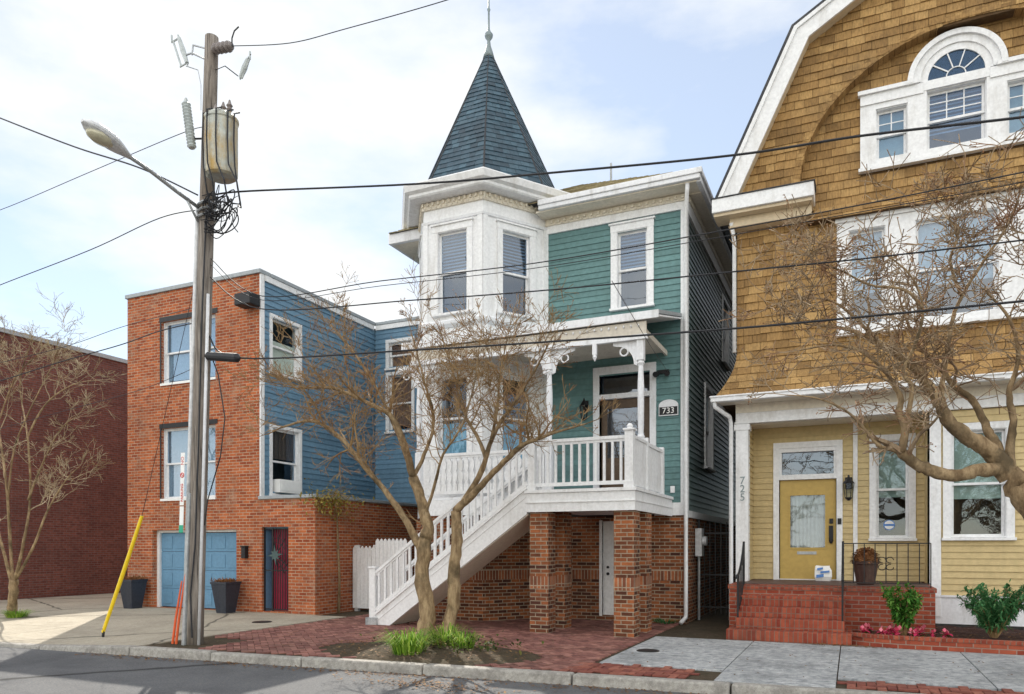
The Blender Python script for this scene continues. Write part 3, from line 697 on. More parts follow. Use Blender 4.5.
b = MB(); b.box(GX0 + .3, GX1 - .3, WY + .3, 27, 2.2, 2.3); b.box(GX0 + .3, GX1 - .3, WY + .3, 27, 8.3, 8.4); b.build('interior_floor', M['dark'], H2)
# main cornice and roof
b = MB(); b.fbox(gF, -6.14, GX1 + .05, 0, .05, 8.44, 8.60); b.fbox(gS, WY + .04, 27, 0, .05, 8.36, 8.6); b.build('frieze', M['white'], H2)
b = MB(); b.fbox(gF, -6.14, GX1 + .06, 0, .08, 8.601, 8.74); b.fbox(gS, WY + .04, 27, 0, .08, 8.601, 8.7)
x = -6.0
while x < GX1: b.fbox(gF, x, x + .05, .08, .125, 8.64, 8.70); b.lathe(x + .1, WY - .10, [(.004, 8.60), (.022, 8.625), (.004, 8.65)], 6); x += .15
b.build('dentil_band', M['cream'], H2)
b = MB(); b.box(-6.2, -2.78, WY - .47, WY - .0, 8.745, 8.78); b.box(GX1, -2.78, WY - .0, 27, 8.72, 8.78)
b.box(GX0 - .42, -9.2, WY - .35, 27, 8.72, 8.78)
b.build('soffit', M['cream'], H2)
b = MB(); b.box(-6.12, -2.70, WY - .55, WY - .45, 8.77, 8.86); b.box(-6.12, -2.66, WY - .58, WY - .45, 8.86, 8.97); b.box(-2.80, -2.70, WY - .45, 27, 8.74, 8.86); b.box(-2.78, -2.66, WY - .45, 27, 8.86, 8.95)
b.box(GX0 - .5, -9.1, WY - .45, WY - .33, 8.72, 9.0); b.box(GX0 - .5, GX0 - .4, WY - .33, 27, 8.72, 9.0)
b.build('gutter', M['white_worn'], H2, bevel=.012)
ex0, ex1, ey0, ey1 = GX0 - .45, -2.72, WY - .5, 27.4; ez = 8.95; rx = (ex0 + ex1) / 2; rz = ez + 1.82; hy = 3.2
b = MB(); A, B_, C_, D_ = Vector((ex0, ey0, ez)), Vector((ex1, ey0, ez)), Vector((ex1, ey1, ez)), Vector((ex0, ey1, ez)); P1, P2 = Vector((rx, ey0 + hy, rz)), Vector((rx, ey1 - hy, rz))
for f in ([A, B_, P1], [B_, C_, P2, P1], [C_, D_, P2], [D_, A, P1, P2], [A, D_, C_, B_]): b.face(f, 1)
def slate_face(b, a, c, top0, top1, rows, w0, w1, thick=.02):
    """shingle courses on the trapezoid a-c (bottom edge) to top0-top1"""
    nrm = (c - a).cross(top0 - a).normalized()
    for k in range(rows):
        f0, f1 = k / rows, (k + 1) / rows
        l0, r0 = a.lerp(top0, f0), c.lerp(top1, f0); l1, r1 = a.lerp(top0, f1), c.lerp(top1, f1)
        W0 = (r0 - l0).length
        if W0 < .02: continue
        ed = (r0 - l0) / W0; x = -rnd.uniform(0, w1); off = (l1 - l0).dot(ed); W1 = (r1 - l1).length
        while x < W0:
            y = x + rnd.uniform(w0, w1); p0, p1 = max(x, 0), min(y - .004, W0); q0, q1 = min(max(x, off), off + W1), max(min(y - .004, off + W1), off)
            x = y
            if p1 - p0 < .006: continue
            th = nrm * (thick + rnd.uniform(-.004, .006)); t2 = nrm * .003; up = (l1 - l0) - ed * off
            v = [l0 + ed * p0 + th, l0 + ed * p1 + th, l0 + ed * q1 + up + t2, l0 + ed * q0 + up + t2, l0 + ed * p0, l0 + ed * p1]
            i = len(b.v); b.v += v
            for f in ((0, 1, 2, 3), (4, 5, 1, 0), (4, 0, 3), (5, 2, 1)): b.f.append(tuple(i + q for q in f)); b.m.append(0)
slate_face(b, A, B_, P1, P1, 22, .2, .34); slate_face(b, B_, C_, P1, P2, 22, .3, .5)
b.build('roof', [M['roof_shingle'], M['roof_dark']], H2)
b = MB(); p = at(611, 185, 17.2); b.tube([p - Vector((0, 0, .5)), p + Vector((0, 0, .52))], .028, 8); b.lathe(p.x, p.y, [(.14, p.z - .06), (.06, p.z + .06), (.03, p.z + .1)], 10); b.build('vent_pipe', M['grey_metal'], H2)
# windows, doors of the main wall
window(H2, gF, *gW, casing=.13, head=.02, blind='slats', bl=(.5, 1), glass='glass')
W = window(H2, gS, *sW, casing=.11, glass='glass_dim'); window(H2, gS, *sW2, casing=.11, glass='glass_dim')
b = MB(); k = .09
b.fbox(gF, gD[0] - .13, gD[0], -.15, .05, 2.58, gD[3]); b.fbox(gF, gD[1], gD[1] + .13, -.15, .05, 2.58, gD[3]); b.fbox(gF, gD[0] - .13, gD[1] + .13, -.15, .055, gD[3] + .001, gD[3] + .16); b.fbox(gF, gD[0], gD[1], -.15, .03, 4.70, 4.80)
dfr = b.build('door_frame', M['white_worn'], H2)
b = MB(); b.fbox(gF, gD[0], gD[1], -.12, -.11, 4.80, gD[3]); b.build('transom_pane', M['glass'], dfr)
b = MB(); b.fbox(gF, gD[0] - .05, gD[1] + .05, -.6, -.4, 2.6, gD[3] + .05); b.build('hall_backing', M['curtain_brown'], dfr)
b = MB(); a0, a1 = gD[0] + .02, gD[1] - .02
b.fbox(gF, a0, a0 + .13, -.12, -.07, 2.6, 4.69); b.fbox(gF, a1 - .13, a1, -.12, -.07, 2.6, 4.69); b.fbox(gF, a0 + .13, a1 - .13, -.12, -.07, 2.6, 3.45); b.fbox(gF, a0 + .13, a1 - .13, -.12, -.07, 4.5, 4.69)
b.fbox(gF, a0 + .2, a1 - .2, -.07, -.055, 2.75, 3.3)
fd = b.build('front_door', M['brown_door'], H2, bevel=.006)
b = MB(); b.fbox(gF, a0 + .13, a1 - .13, -.1, -.092, 3.45, 4.5); b.build('pane', M['glass'], fd)
b = MB(); c = gF.p(a0 + .08, -.05, 3.6); b.lathe(c.x, c.y, [(.028, 3.57), (.035, 3.6), (.028, 3.63)], 10); b.build('handle', M['gold'], fd)
b = MB(); b.fbox(gF, gB[0], gB[1], -.1, -.05, .1, 2.1); b.fbox(gF, gB[0] - .06, gB[0], -.1, .03, .08, 2.12); b.fbox(gF, gB[1], gB[1] + .06, -.1, .03, .08, 2.12)
bd = b.build('basement_door', M['white'], H2)
b = MB()
for z, r in ((.98, .032), (1.12, .028)): c = gF.p(gB[0] + .13, 0, z); b.tube([c, c + Vector((0, -.035, 0)), c + Vector((0, -.05, 0))], [r, r, r * .7], 10)
b.build('lock', M['black_metal'], bd)
# wall lamp, plaque, flood lamp, outlet
def lantern(fr, s, z, parent, k=1.0):
    b = MB(); b.fbox(fr, s - .05 * k, s + .05 * k, .02, .05, z - .02, z + .16 * k); b.bar(fr.p(s, .05, z + .1 * k), fr.p(s, .13, z + .16 * k), .018, .018)
    c = fr.p(s, .15, 0)
    b.lathe(c.x, c.y, [(.085 * k, z + .06 * k), (.02 * k, z + .15 * k), (.012, z + .19 * k)], 6); b.lathe(c.x, c.y, [(.02, z - .2 * k), (.05 * k, z - .16 * k), (.05 * k, z - .15 * k)], 6)
    for j in range(6):
        a = 2 * math.pi * j / 6; b.bar((c.x + .05 * k * math.cos(a), c.y + .05 * k * math.sin(a), z - .155 * k), (c.x + .075 * k * math.cos(a), c.y + .075 * k * math.sin(a), z + .065 * k), .012, .012)
    L = b.build('wall_lantern', M['black_metal'], parent)
    b = MB(); b.lathe(c.x, c.y, [(.042 * k, z - .15 * k), (.066 * k, z + .06 * k)], 6); b.build('lantern_pane', M['glass_dim'], L)
lantern(gF, -5.22, 4.5, H2, 1.25)
b = MB(); s, z = -3.43, 4.36
b.fbox(gF, s - .2, s + .2, .025, .05, z - .11, z + .1)
pts = [gF.p(s + .2 * math.cos(math.pi * i / 12), .025, z + .1 + .12 * math.sin(math.pi * i / 12)) for i in range(13)]; b.prism(pts, (0, -.025, 0))
pl = b.build('number_plaque', M['white_worn'], H2)
b = MB(); b.fbox(gF, s - .185, s + .185, .05, .056, z - .09, z + .07); b.build('plate', M['black_metal'], pl); text_part('733', .17, gF, s, .06, z - .012, M['sign_white'], pl, 'house_number')
b = MB(); b.fbox(gF, -3.66, -3.42, .03, .06, 5.12, 5.2)
for q in (-3.64, -3.44): c = gF.p(q, .08, 5.13); b.tube([c, c + Vector((.02 if q > -3.5 else -.02, -.14, -.05))], [.045, .06], 10)
b.build('flood_lamp', M['black_metal'], H2)
b = MB(); b.fbox(gF, -3.39, -3.3, .02, .06, 2.66, 2.8); b.build('outlet_box', M['white'], H2, bevel=.01)
# tower: walls, windows, mouldings
twl = [hole(-.36, .36, 6.55, 8.3), hole(-.36, .36, 3.4, 5.2)]
b = MB()
for k in (-1, 0, 1):
    f, hl = bay_frame(k); b.wall(f, -hl, hl, 2.25, 8.99, -.2, 0, twl)
    for s in (-1, 1): b.fbox(f, *(sorted((s * hl, s * (hl - .11)))), 0, .03, 2.26, 8.55)
tw = b.build('tower_wall', M['white'], H2)
b = MB(); bay_ring(b, [(-.1, 6.22), (.03, 6.24), (.09, 6.3), (.1, 6.36), (.05, 6.4), (-.1, 6.42)]); b.build('belt_moulding', M['white_worn'], tw)
b = MB(); bay_ring(b, [(-.1, 2.2), (.06, 2.22), (.06, 2.5), (.03, 2.54), (-.1, 2.56)]); b.build('base_moulding', M['white_worn'], tw)
b = MB(); bay_ring(b, [(-.1, 8.5), (.035, 8.52), (.05, 8.57), (-.1, 8.59)]); b.build('frieze_moulding', M['white_worn'], tw)
b = MB(); bay_ring(b, [(-.1, 8.82), (.04, 8.83), (.04, 8.98), (-.1, 8.985)])
for k in (-1, 0, 1):
    f, hl = bay_frame(k, .04); x = -hl
    while x < hl - .04:
        b.fbox(f, x, x + .045, 0, .04, 8.9, 8.97); c = f.p(x + .085, .02, 0); b.lathe(c.x, c.y, [(.004, 8.83), (.022, 8.86), (.004, 8.9)], 6); x += .13
b.build('dentil_band', M['cream'], tw)
b = MB(); bay_ring(b, [(-.05, 8.985), (.30, 9.0), (.33, 9.03), (.33, 9.08), (.41, 9.12), (.45, 9.24), (.43, 9.27), (.1, 9.36), (-.2, 9.36)])
b.build('cornice', M['white'], tw)
for k in (-1, 0, 1):
    f, hl = bay_frame(k)
    window(H2, f, *twl[0], casing=.12, ct=.04, head=.02, blind='slats', bl=(.5, 1))
    window(H2, f, *twl[1], casing=.12, ct=.04, blind='curtain_blue' if k != -1 else 'curtain', bl=(.0, .45), glass='glass_dim')
def oct_lathe(b, prof, m=0): b.lathe(TC.x, TC.y, [(a / math.cos(R(22.5)), z) for a, z in prof], 8, R(22.5), m)
# spire
b = MB(); base_a = 1.66; zb_, zt_ = 9.33, 13.26; apex = Vector((TC.x, TC.y, zt_))
oct_lathe(b, [(base_a - .02, zb_), (.01, zt_ - .03)], 1)
for k in range(8):
    f = oct_frame(k, base_a); hs = base_a * math.tan(R(22.5)); a0, c0 = f.p(-hs, 0, zb_), f.p(hs, 0, zb_)
    slate_face(b, a0, c0, a0.lerp(apex, .985), c0.lerp(apex, .985), 30, .14, .24, .016)
sp = b.build('spire', [M['slate'], M['roof_dark']], H2)
b = MB()
for k in range(8):
    f = oct_frame(k, base_a); a0 = f.p(-base_a * math.tan(R(22.5)), .01, zb_)
    b.tube([a0, apex], [.022, .014], 5)
b.build('hip_cap', M['roof_dark'], sp)
b = MB(); b.lathe(TC.x, TC.y, [(.14, 13.0), (.10, 13.15), (.05, 13.3), (.035, 13.42), (.09, 13.5), (.10, 13.56), (.05, 13.63), (.025, 13.7), (.022, 14.1), (.04, 14.15), (.02, 14.2), (.012, 15.2)], 12); b.build('finial', M['lead'], sp, smooth=True)

# porch: deck, brick piers, posts, roof
DZ0, DZ1 = 2.2, 2.57; DX0, DX1, DY0, DYM = -5.36, -3.38, 12.4, 13.4
b = MB(); b.box(DX0, DX1 + .02, DY0, WY - .05, DZ1 - .05, DZ1); b.box(-8.2, DX0, DYM, 14.6, DZ1 - .05, DZ1); b.box(-8.15, DX0, DYM + .1, 14.4, DZ0 + .02, DZ0 + .06)
b.box(DX0 + .05, DX1 - .05, DY0 + .05, WY - .05, DZ0 + .03, DZ0 + .06)
b.build('porch_deck', M['white_worn'], H2)
b = MB(); b.box(DX0, DX1, DY0 - .03, DY0, DZ0 - .02, DZ1 - .055); b.box(DX1, DX1 + .03, DY0 - .03, WY - .06, DZ0 - .02, DZ1 - .055); b.box(DX0 - .02, DX1 + .05, DY0 - .05, DY0 - .03, DZ0 + .14, DZ0 + .155); b.box(DX1 + .03, DX1 + .045, DY0, WY - .06, DZ0 + .14, DZ0 + .155)
b.box(-8.2, DX0, DYM - .03, DYM, DZ0, DZ1 - .055)
b.box(DX0 - .03, DX1 + .06, DY0 - .06, DY0, DZ1 - .052, DZ1 + .003); b.box(DX1, DX1 + .06, DY0, WY - .06, DZ1 - .052, DZ1 + .003)
b.build('fascia', M['white'], H2)
for (px_, py_) in ((-5.33, 12.46), (-3.75, 12.46), (-5.33, 13.32), (-3.75, 13.32)):
    b = MB(); b.box(px_, px_ + .36, py_, py_ + .36, -.05, .8); b.box(px_ - .004, px_ + .364, py_ - .004, py_ + .364, .8, 1.02, 1); b.box(px_, px_ + .36, py_, py_ + .36, 1.02, DZ0 + .02)
    b.build('brick_pier', [M['brick_porch'], M['brick_porch_soldier']], H2)
# roof over the porch
RE = 13.3; RZ = 5.76
b = MB(); rp = [Vector((-8.6, RE, RZ)), Vector((-3.16, RE, RZ)), Vector((-3.16, WY, RZ + .5)), Vector((-8.6, WY, RZ + .5))]
b.prism(rp, (0, 0, .07)); b.build('porch_roof', M['roof_grey'], H2)
b = MB(); b.prism([v - Vector((0, 0, .02)) for v in rp], (0, 0, -.03)); b.box(-8.6, -3.16, RE - .05, RE, RZ - .08, RZ + .06); b.build('roof_gutter', M['white_worn'], H2)
b = MB(); b.box(-8.4, -3.4, RE + .02, RE + .06, RZ - .34, RZ - .1, 0); b.box(-3.50, -3.46, RE + .06, WY, RZ - .27, RZ - .17); b.box(-8.3, -3.5, RE + .1, WY - .03, RZ - .2, RZ - .17)
b.build('porch_beam', M['beam'], H2)
b = MB(); b.box(-8.42, -3.38, RE + .005, RE + .02, RZ - .38, RZ - .33); b.box(-8.42, -3.38, RE + .0, RE + .08, RZ - .42, RZ - .38)
x = -8.3
while x < -3.5: b.lathe(x, RE, [(.004, RZ - .2), (.02, RZ - .17), (.004, RZ - .14)], 6); x += .14
b.build('beam_trim', M['white_worn'], H2)
for px_ in (-8.25, -5.32, -3.52):
    y_ = RE + .1; b = MB(); b.box(px_ - .065, px_ + .065, y_ - .065, y_ + .065, DZ1, DZ1 + .95); b.lathe(px_, y_, [(.055, DZ1 + .95), (.075, DZ1 + 1.0), (.05, DZ1 + 1.05), (.06, DZ1 + 1.4), (.062, DZ1 + 1.9), (.045, DZ1 + 2.3), (.07, DZ1 + 2.35), (.05, DZ1 + 2.4)], 12)
    b.box(px_ - .065, px_ + .065, y_ - .065, y_ + .065, DZ1 + 2.4, RZ - .4)
    po = b.build('porch_post', M['white_worn'], H2)
    for sgn in (-1, 1):
        if px_ > -4 and sgn > 0: continue
        b = MB(); pts = []
        for i in range(9):
            a = R(90) * i / 8; pts.append(Vector((px_ + sgn * (.07 + .42 * (1 - math.cos(a)) * 0 + .40 * math.sin(a) * 0), y_, 0)))
        # sawn quarter-round bracket with a pierced scroll
        o = Vector((px_ + sgn * .065, y_ - .012, RZ - .42)); outer = [o, o + Vector((sgn * .46, 0, 0)), o + Vector((sgn * .46, 0, -.05))]
        for i in range(7):
            a = R(90) * i / 6; outer.append(o + Vector((sgn * (.40 - .34 * math.sin(a)), 0, -.07 - .36 * (1 - math.cos(a)))))
        outer.append(o + Vector((0, 0, -.46)))
        for i in range(1, len(outer) - 1): b.prism([outer[0], outer[i], outer[i + 1]], (0, .024, 0))
        b.tube([o + Vector((sgn * (.25 + .075 * math.cos(2 * math.pi * i / 12)), .012, -.18 + .075 * math.sin(2 * math.pi * i / 12))) for i in range(13)], .016, 6)
        b.build('bracket', M['white_worn'], po)
b = MB(); b.box(-4.42, -4.34, RE + .0, RE + .06, RZ - .62, RZ - .42); b.lathe(-4.38, RE + .03, [(.03, RZ - .62), (.045, RZ - .66), (.004, RZ - .74)], 8); b.build('pendant', M['white_worn'], H2)
# railings
def newel(x, y, z0, z1, parent, s=.13, cap=True):
    b = MB(); b.box(x - s / 2, x + s / 2, y - s / 2, y + s / 2, z0, z1)
    b.box(x - s / 2 - .015, x + s / 2 + .015, y - s / 2 - .015, y + s / 2 + .015, z0, z0 + .12)
    if cap: b.box(x - s / 2 - .025, x + s / 2 + .025, y - s / 2 - .025, y + s / 2 + .025, z1, z1 + .035); b.lathe(x, y, [(.05, z1 + .035), (.045, z1 + .05), (.06, z1 + .08), (.03, z1 + .12), (.004, z1 + .13)], 10)
    return b.build('newel', M['white'], parent, bevel=.006)
def rail_run(a, c, n, parent, low=.1, top=.88, bw=.042, ornate=False, vertical_ends=True):
    a, c = Vector(a), Vector(c); b = MB(); up = Vector((0, 0, 1))
    b.bar(a + up * top, c + up * top, .075, .055); b.bar(a + up * (top - .05), c + up * (top - .05), .04, .05); b.bar(a + up * low, c + up * low, .05, .065)
    rl = b.build('railing', M['white'], parent)
    d = (c - a).normalized(); dh = Vector((d.x, d.y, 0)).normalized(); nn = Vector((-dh.y, dh.x, 0))
    for i in range(n):
        p = a.lerp(c, (i + .5) / n); b = MB()
        if ornate:
            prof = [(.055, 0), (.055, .12), (.025, .17), (.055, .26), (.06, .34), (.025, .42), (.055, .50), (.055, .60), (.02, .66), (.05, .72)]
            zz = [low + .03 + (top - low - .08) * q[1] / .72 for q in prof]
            for (w0, _), (w1, _), z0, z1 in zip(prof, prof[1:], zz, zz[1:]):
                b.hexa([p + dh * -w0 + nn * -.011 + up * z0, p + dh * w0 + nn * -.011 + up * z0, p + dh * w0 + nn * .011 + up * z0, p + dh * -w0 + nn * .011 + up * z0,
                        p + dh * -w1 + nn * -.011 + up * z1, p + dh * w1 + nn * -.011 + up * z1, p + dh * w1 + nn * .011 + up * z1, p + dh * -w1 + nn * .011 + up * z1])
        else:
            b.box(p.x - bw / 2, p.x + bw / 2, p.y - bw / 2, p.y + bw / 2, p.z + low, p.z + top - .04)
        b.build('baluster', M['white'], rl)
    return rl
y_ = DY0 + .08
newel(DX0 + .07, y_, DZ1, DZ1 + .98, H2); newel(DX1 - .09, y_, DZ1, DZ1 + .98, H2, .15)
rail_run((DX0 + .15, y_, DZ1), (DX1 - .17, y_, DZ1), 11, H2)
rail_run((-8.15, DYM + .06, DZ1), (-5.4, DYM + .06, DZ1), 21, H2, ornate=True); newel(-5.38, DYM + .06, DZ1, DZ1 + .95, H2)
b = MB()                                                           # boarded guard along the side
x_ = DX1 - .06; y0_, y1_, y2_ = DY0 + .16, DY0 + 1.02, 14.62
b.box(x_ - .02, x_ + .02, y0_, y1_, DZ1 + .05, DZ1 + .86); b.box(x_ - .04, x_ + .04, y0_, y1_, DZ1 + .86, DZ1 + .91)
n = 9
for i in range(n): a_ = y1_ + .09 + (y2_ - y1_ - .12) * i / n; b.box(x_ - .012, x_ + .014, a_, a_ + (y2_ - y1_ - .12) / n - .008, DZ1 + .05, DZ1 + .84)
b.box(x_ - .04, x_ + .04, y1_ + .06, y2_, DZ1 + .841, DZ1 + .9); b.box(x_ - .045, x_ + .045, y1_, y1_ + .09, DZ1, DZ1 + .98); b.box(x_ - .05, x_ + .05, y2_, y2_ + .1, DZ1, DZ1 + .95)
b.build('boarded_guard', M['white'], H2)
# staircase
SX0, SX1 = -8.62, DX0; NR = 14; rise = DZ1 / NR; run = (SX1 - SX0) / (NR - 1); SY0, SY1 = DY0, DY0 + 1.0
stair = MB()
for i in range(NR - 1):
    x0_ = SX0 + run * i; z = rise * (i + 1)
    stair.box(x0_ - .025, x0_ + run, SY0 + .04, SY1 - .04, z - .035, z); stair.box(x0_, x0_ + .02, SY0 + .04, SY1 - .04, z - rise, z - .036)
st = stair.build('stair_tread', M['white_worn'], H2)
st.name = 'staircase'
sl_ = DZ1 / (SX1 - SX0 + run)
def nose(x): return rise + (x - SX0) * (DZ1 - rise) / (SX1 - SX0)
for y_ in (SY0, SY1 - .04):
    b = MB(); xa, xb = SX0 - .12, SX1
    poly = [Vector((xa, y_, 0.0)), Vector((xa + .42, y_, 0)), Vector((xb, y_, nose(xb) - .42)), Vector((xb, y_, nose(xb) + .06)), Vector((xa, y_, nose(xa) + .07))]
    b.prism(poly, (0, .04, 0)); b.bar((xa, y_ - .008, nose(xa) + .06), (xb, y_ - .008, nose(xb) + .06), .05, .04)
    b.bar((xa + .1, y_ - .004, nose(xa + .1) - .1), (xb, y_ - .004, nose(xb) - .1), .012, .012)
    b.build('stringer', M['white'], st)
b = MB(); xa, xb = SX0 + .3, SX1
b.prism([Vector((xa, SY0 + .041, .0)), Vector((xb, SY0 + .041, nose(xb) - .44)), Vector((xb, SY0 + .041, nose(xb) - .40)), Vector((xa, SY0 + .041, .04))], (0, .918, 0)); b.build('stair_soffit', M['cream'], st)
b = MB(); b.box(SX0 - .24, SX0 + .02, SY0 - .06, SY0 + .16, -.02, .14); b.build('newel_block', M['concrete'], st, bevel=.01)
b = MB(); s_ = .14; x, y = SX0 - .1, SY0 + .04; b.box(x - .07, x + .07, y - .07, y + .07, .14, 1.12); b.box(x - .09, x + .09, y - .09, y + .09, 1.12, 1.16); b.build('stair_newel', M['white'], st, bevel=.008)
rail_run((SX0 - .03, SY0 + .02, nose(SX0 - .03)), (SX1, SY0 + .02, nose(SX1)), 23, H2, .14, .88)
rail_run((SX0 - .03, SY1 - .02, nose(SX0 - .03)), (SX1, SY1 - .02, nose(SX1)), 23, H2, .14, .88)
# downspout at the corner and the electric meter on the side wall
b = MB(); x, y = GX1 + .02, WY - .11
b.tube([(x + .1, WY - .45, 8.75), (x + .08, WY - .4, 8.6), (x, y, 8.25), (x, y, .22), (x, y - .02, .12), (x - .06, y - .22, .03)], .042, 8); b.build('downspout', M['white'], H2, smooth=True)
b = MB(); b.fbox(gS, 16.15, 16.42, .02, .16, 1.35, 1.95); c = gS.p(16.28, .16, 1.68); b.tube([c, c + Vector((.09, 0, 0))], .1, 14); mt = b.build('electric_meter', M['pale_metal'], H2, bevel=.01)
b = MB(); b.tube([gS.p(16.28, .08, 1.36), gS.p(16.28, .08, -.02)], .03, 8); b.build('conduit', M['grey_metal'], mt)

# ================================================================== 4. shingled house 725
YY = 15.35; YX0, YX1 = -2.08, 5.5; YC = 1.68
H3 = thing('shingled_house', 'yellow clapboard house with brown shingle gambrel gable and ochre front door', 'house', (1.7, 16, 0))
yF = Fr(0, YY, (1, 0), (0, -1)); PZ = .87; RY = 16.2; yR = Fr(0, RY, (1, 0), (0, -1))
EZ = 8.25; KZ = 11.25; KXo = 1.16; TOPZ = 12.75; HW = YC - YX0 + .06
def roof_x(z):                                        # half width of the gable at height z
    if z <= EZ: return HW
    if z <= KZ: return HW - (HW - (HW - KXo)) * (z - EZ) / (KZ - EZ)
    return max(0, (HW - KXo) * (TOPZ - z) / (TOPZ - KZ))
upw = [hole(-.06, .56, 5.68, 7.46), hole(1.04, 2.32, 5.68, 7.46), hole(2.8, 3.42, 5.68, 7.46)]
pal = [hole(.40, .92, 8.70, 9.62), hole(1.22, 2.14, 8.70, 9.76), hole(2.44, 2.96, 8.70, 9.62)]
AC = (1.95, 8.35, 2.88, 2.45)                          # brow arch: centre, base, half-width, rise
def cut(iv, holes, z):
    for h in holes:
        if h[2] < z < h[3]:
            out = []
            for c, d in iv:
                if h[1] <= c or h[0] >= d: out.append((c, d)); continue
                if h[0] > c: out.append((c, h[0]))
                if h[1] < d: out.append((h[1], d))
            iv = out
    return iv
PALBOX = (.14, 3.22, 8.5, 9.98); UPBOX = (-.26, 3.62, 5.5, 7.62)
def iv_main(z): return cut([(YX0, YX1)] if z < 8.3 else [(YC - roof_x(z) + .02, YC + roof_x(z) - .02)], [PALBOX, UPBOX], z)
def arch_half(z):
    q = 1 - ((z - AC[1]) / AC[3]) ** 2
    return AC[2] * math.sqrt(q) if q > 0 else 0
def iv_span(z):
    w_ = roof_x(z) - .02; a = arch_half(z)
    l, r = YC - w_, YC + w_
    if a <= 0: return [(l, r)]
    out = []
    if AC[0] - a > l: out.append((l, AC[0] - a))
    if AC[0] + a < r: out.append((AC[0] + a, r))
    return out
b = MB()
b.wall(yF, YX0, YX1, 4.2, 8.3, -.3, 0, upw, 1)
# stepped backing wall of the gable with openings
zs = [8.3, 8.7, 9.2, 9.62, 9.76, 10.2, 10.6, 11.0, 11.3, 11.6, 12.0, 12.4]
for z0, z1 in zip(zs, zs[1:]):
    b.wall(yF, YC - roof_x(z1) + .01, YC + roof_x(z1) - .01, z0, z1, -.3, 0, pal, 1)
b.shingles(yF, 5.42, 12.6, .158, iv_main)
skt = lambda z: .48 * max(0, (5.42 - z) / .95) ** 1.8
b.shingles(yF, 4.47, 5.42, .158, lambda z: [(YX0 - skt(z) * .75, YX1 + .2)], tf=skt)
b.build('shingle_wall', [M['shingle'], M['shingle_under']], H3)
b = MB(); n = 8                                                # backing of the flared skirt
for i in range(n):
    z0, z1 = 4.45 + .97 * i / n, 4.45 + .97 * (i + 1) / n; t0, t1 = skt(z0) - .005, skt(z1) - .005
    b.hexa([yF.p(YX0 - t0 * .75, t0, z0), yF.p(YX1, t0, z0), yF.p(YX1, -.2, z0), yF.p(YX0 - t0 * .75, -.2, z0), yF.p(YX0 - t1 * .75, t1, z1), yF.p(YX1, t1, z1), yF.p(YX1, -.2, z1), yF.p(YX0 - t1 * .75, -.2, z1)])
b.box(YX0 - .36, YX0, YY - .1, 26, 4.4, 4.46)
b.build('skirt', M['shingle_under'], H3)
ST = .24                                                       # the proud part of the gable above the brow arch
fP = Fr(0, YY - ST, (1, 0), (0, -1))
b = MB(); b.shingles(fP, 8.3, 12.65, .158, iv_span)
zz = [8.3 + .11 * i for i in range(40)]
for z0, z1 in zip(zz, zz[1:]):
    A0, A1 = iv_span(z0 + .001), iv_span(z1 - .001)
    if len(A0) != len(A1): A0 = A1
    for (l0, r0), (l1, r1) in zip(A0, A1):
        P = lambda s, t, z: yF.p(s, t, z)
        b.hexa([P(l0, ST - .002, z0), P(r0, ST - .002, z0), P(r0, .03, z0), P(l0, .03, z0), P(l1, ST - .002, z1), P(r1, ST - .002, z1), P(r1, .03, z1), P(l1, .03, z1)], 1)
b.build('gable_shingles', [M['shingle'], M['shingle_under']], H3)
b = MB(); n = 90; prev = None                                    # short shingles lining the arch soffit
for i in range(n):
    a0, a1 = math.pi * i / n, math.pi * (i + .93) / n
    p = [Vector((AC[0] + (AC[2] + .10) * math.cos(a), 0, AC[1] + (AC[3] + .10) * math.sin(a))) for a in (a0, a1)]
    o = rnd.uniform(.0, .012); q = [Vector((AC[0] + (AC[2] - .02 - o) * math.cos(a), 0, AC[1] + (AC[3] - .02 - o) * math.sin(a))) for a in (a0, a1)]
    F = Vector((0, YY - ST - .016, 0)); Bk = Vector((0, YY - .0, 0))
    b.hexa([q[0] + F, q[1] + F, q[1] + Bk, q[0] + Bk, p[0] + F, p[1] + F, p[1] + Bk, p[0] + Bk])
b.build('brow_arch', M['shingle'], H3)
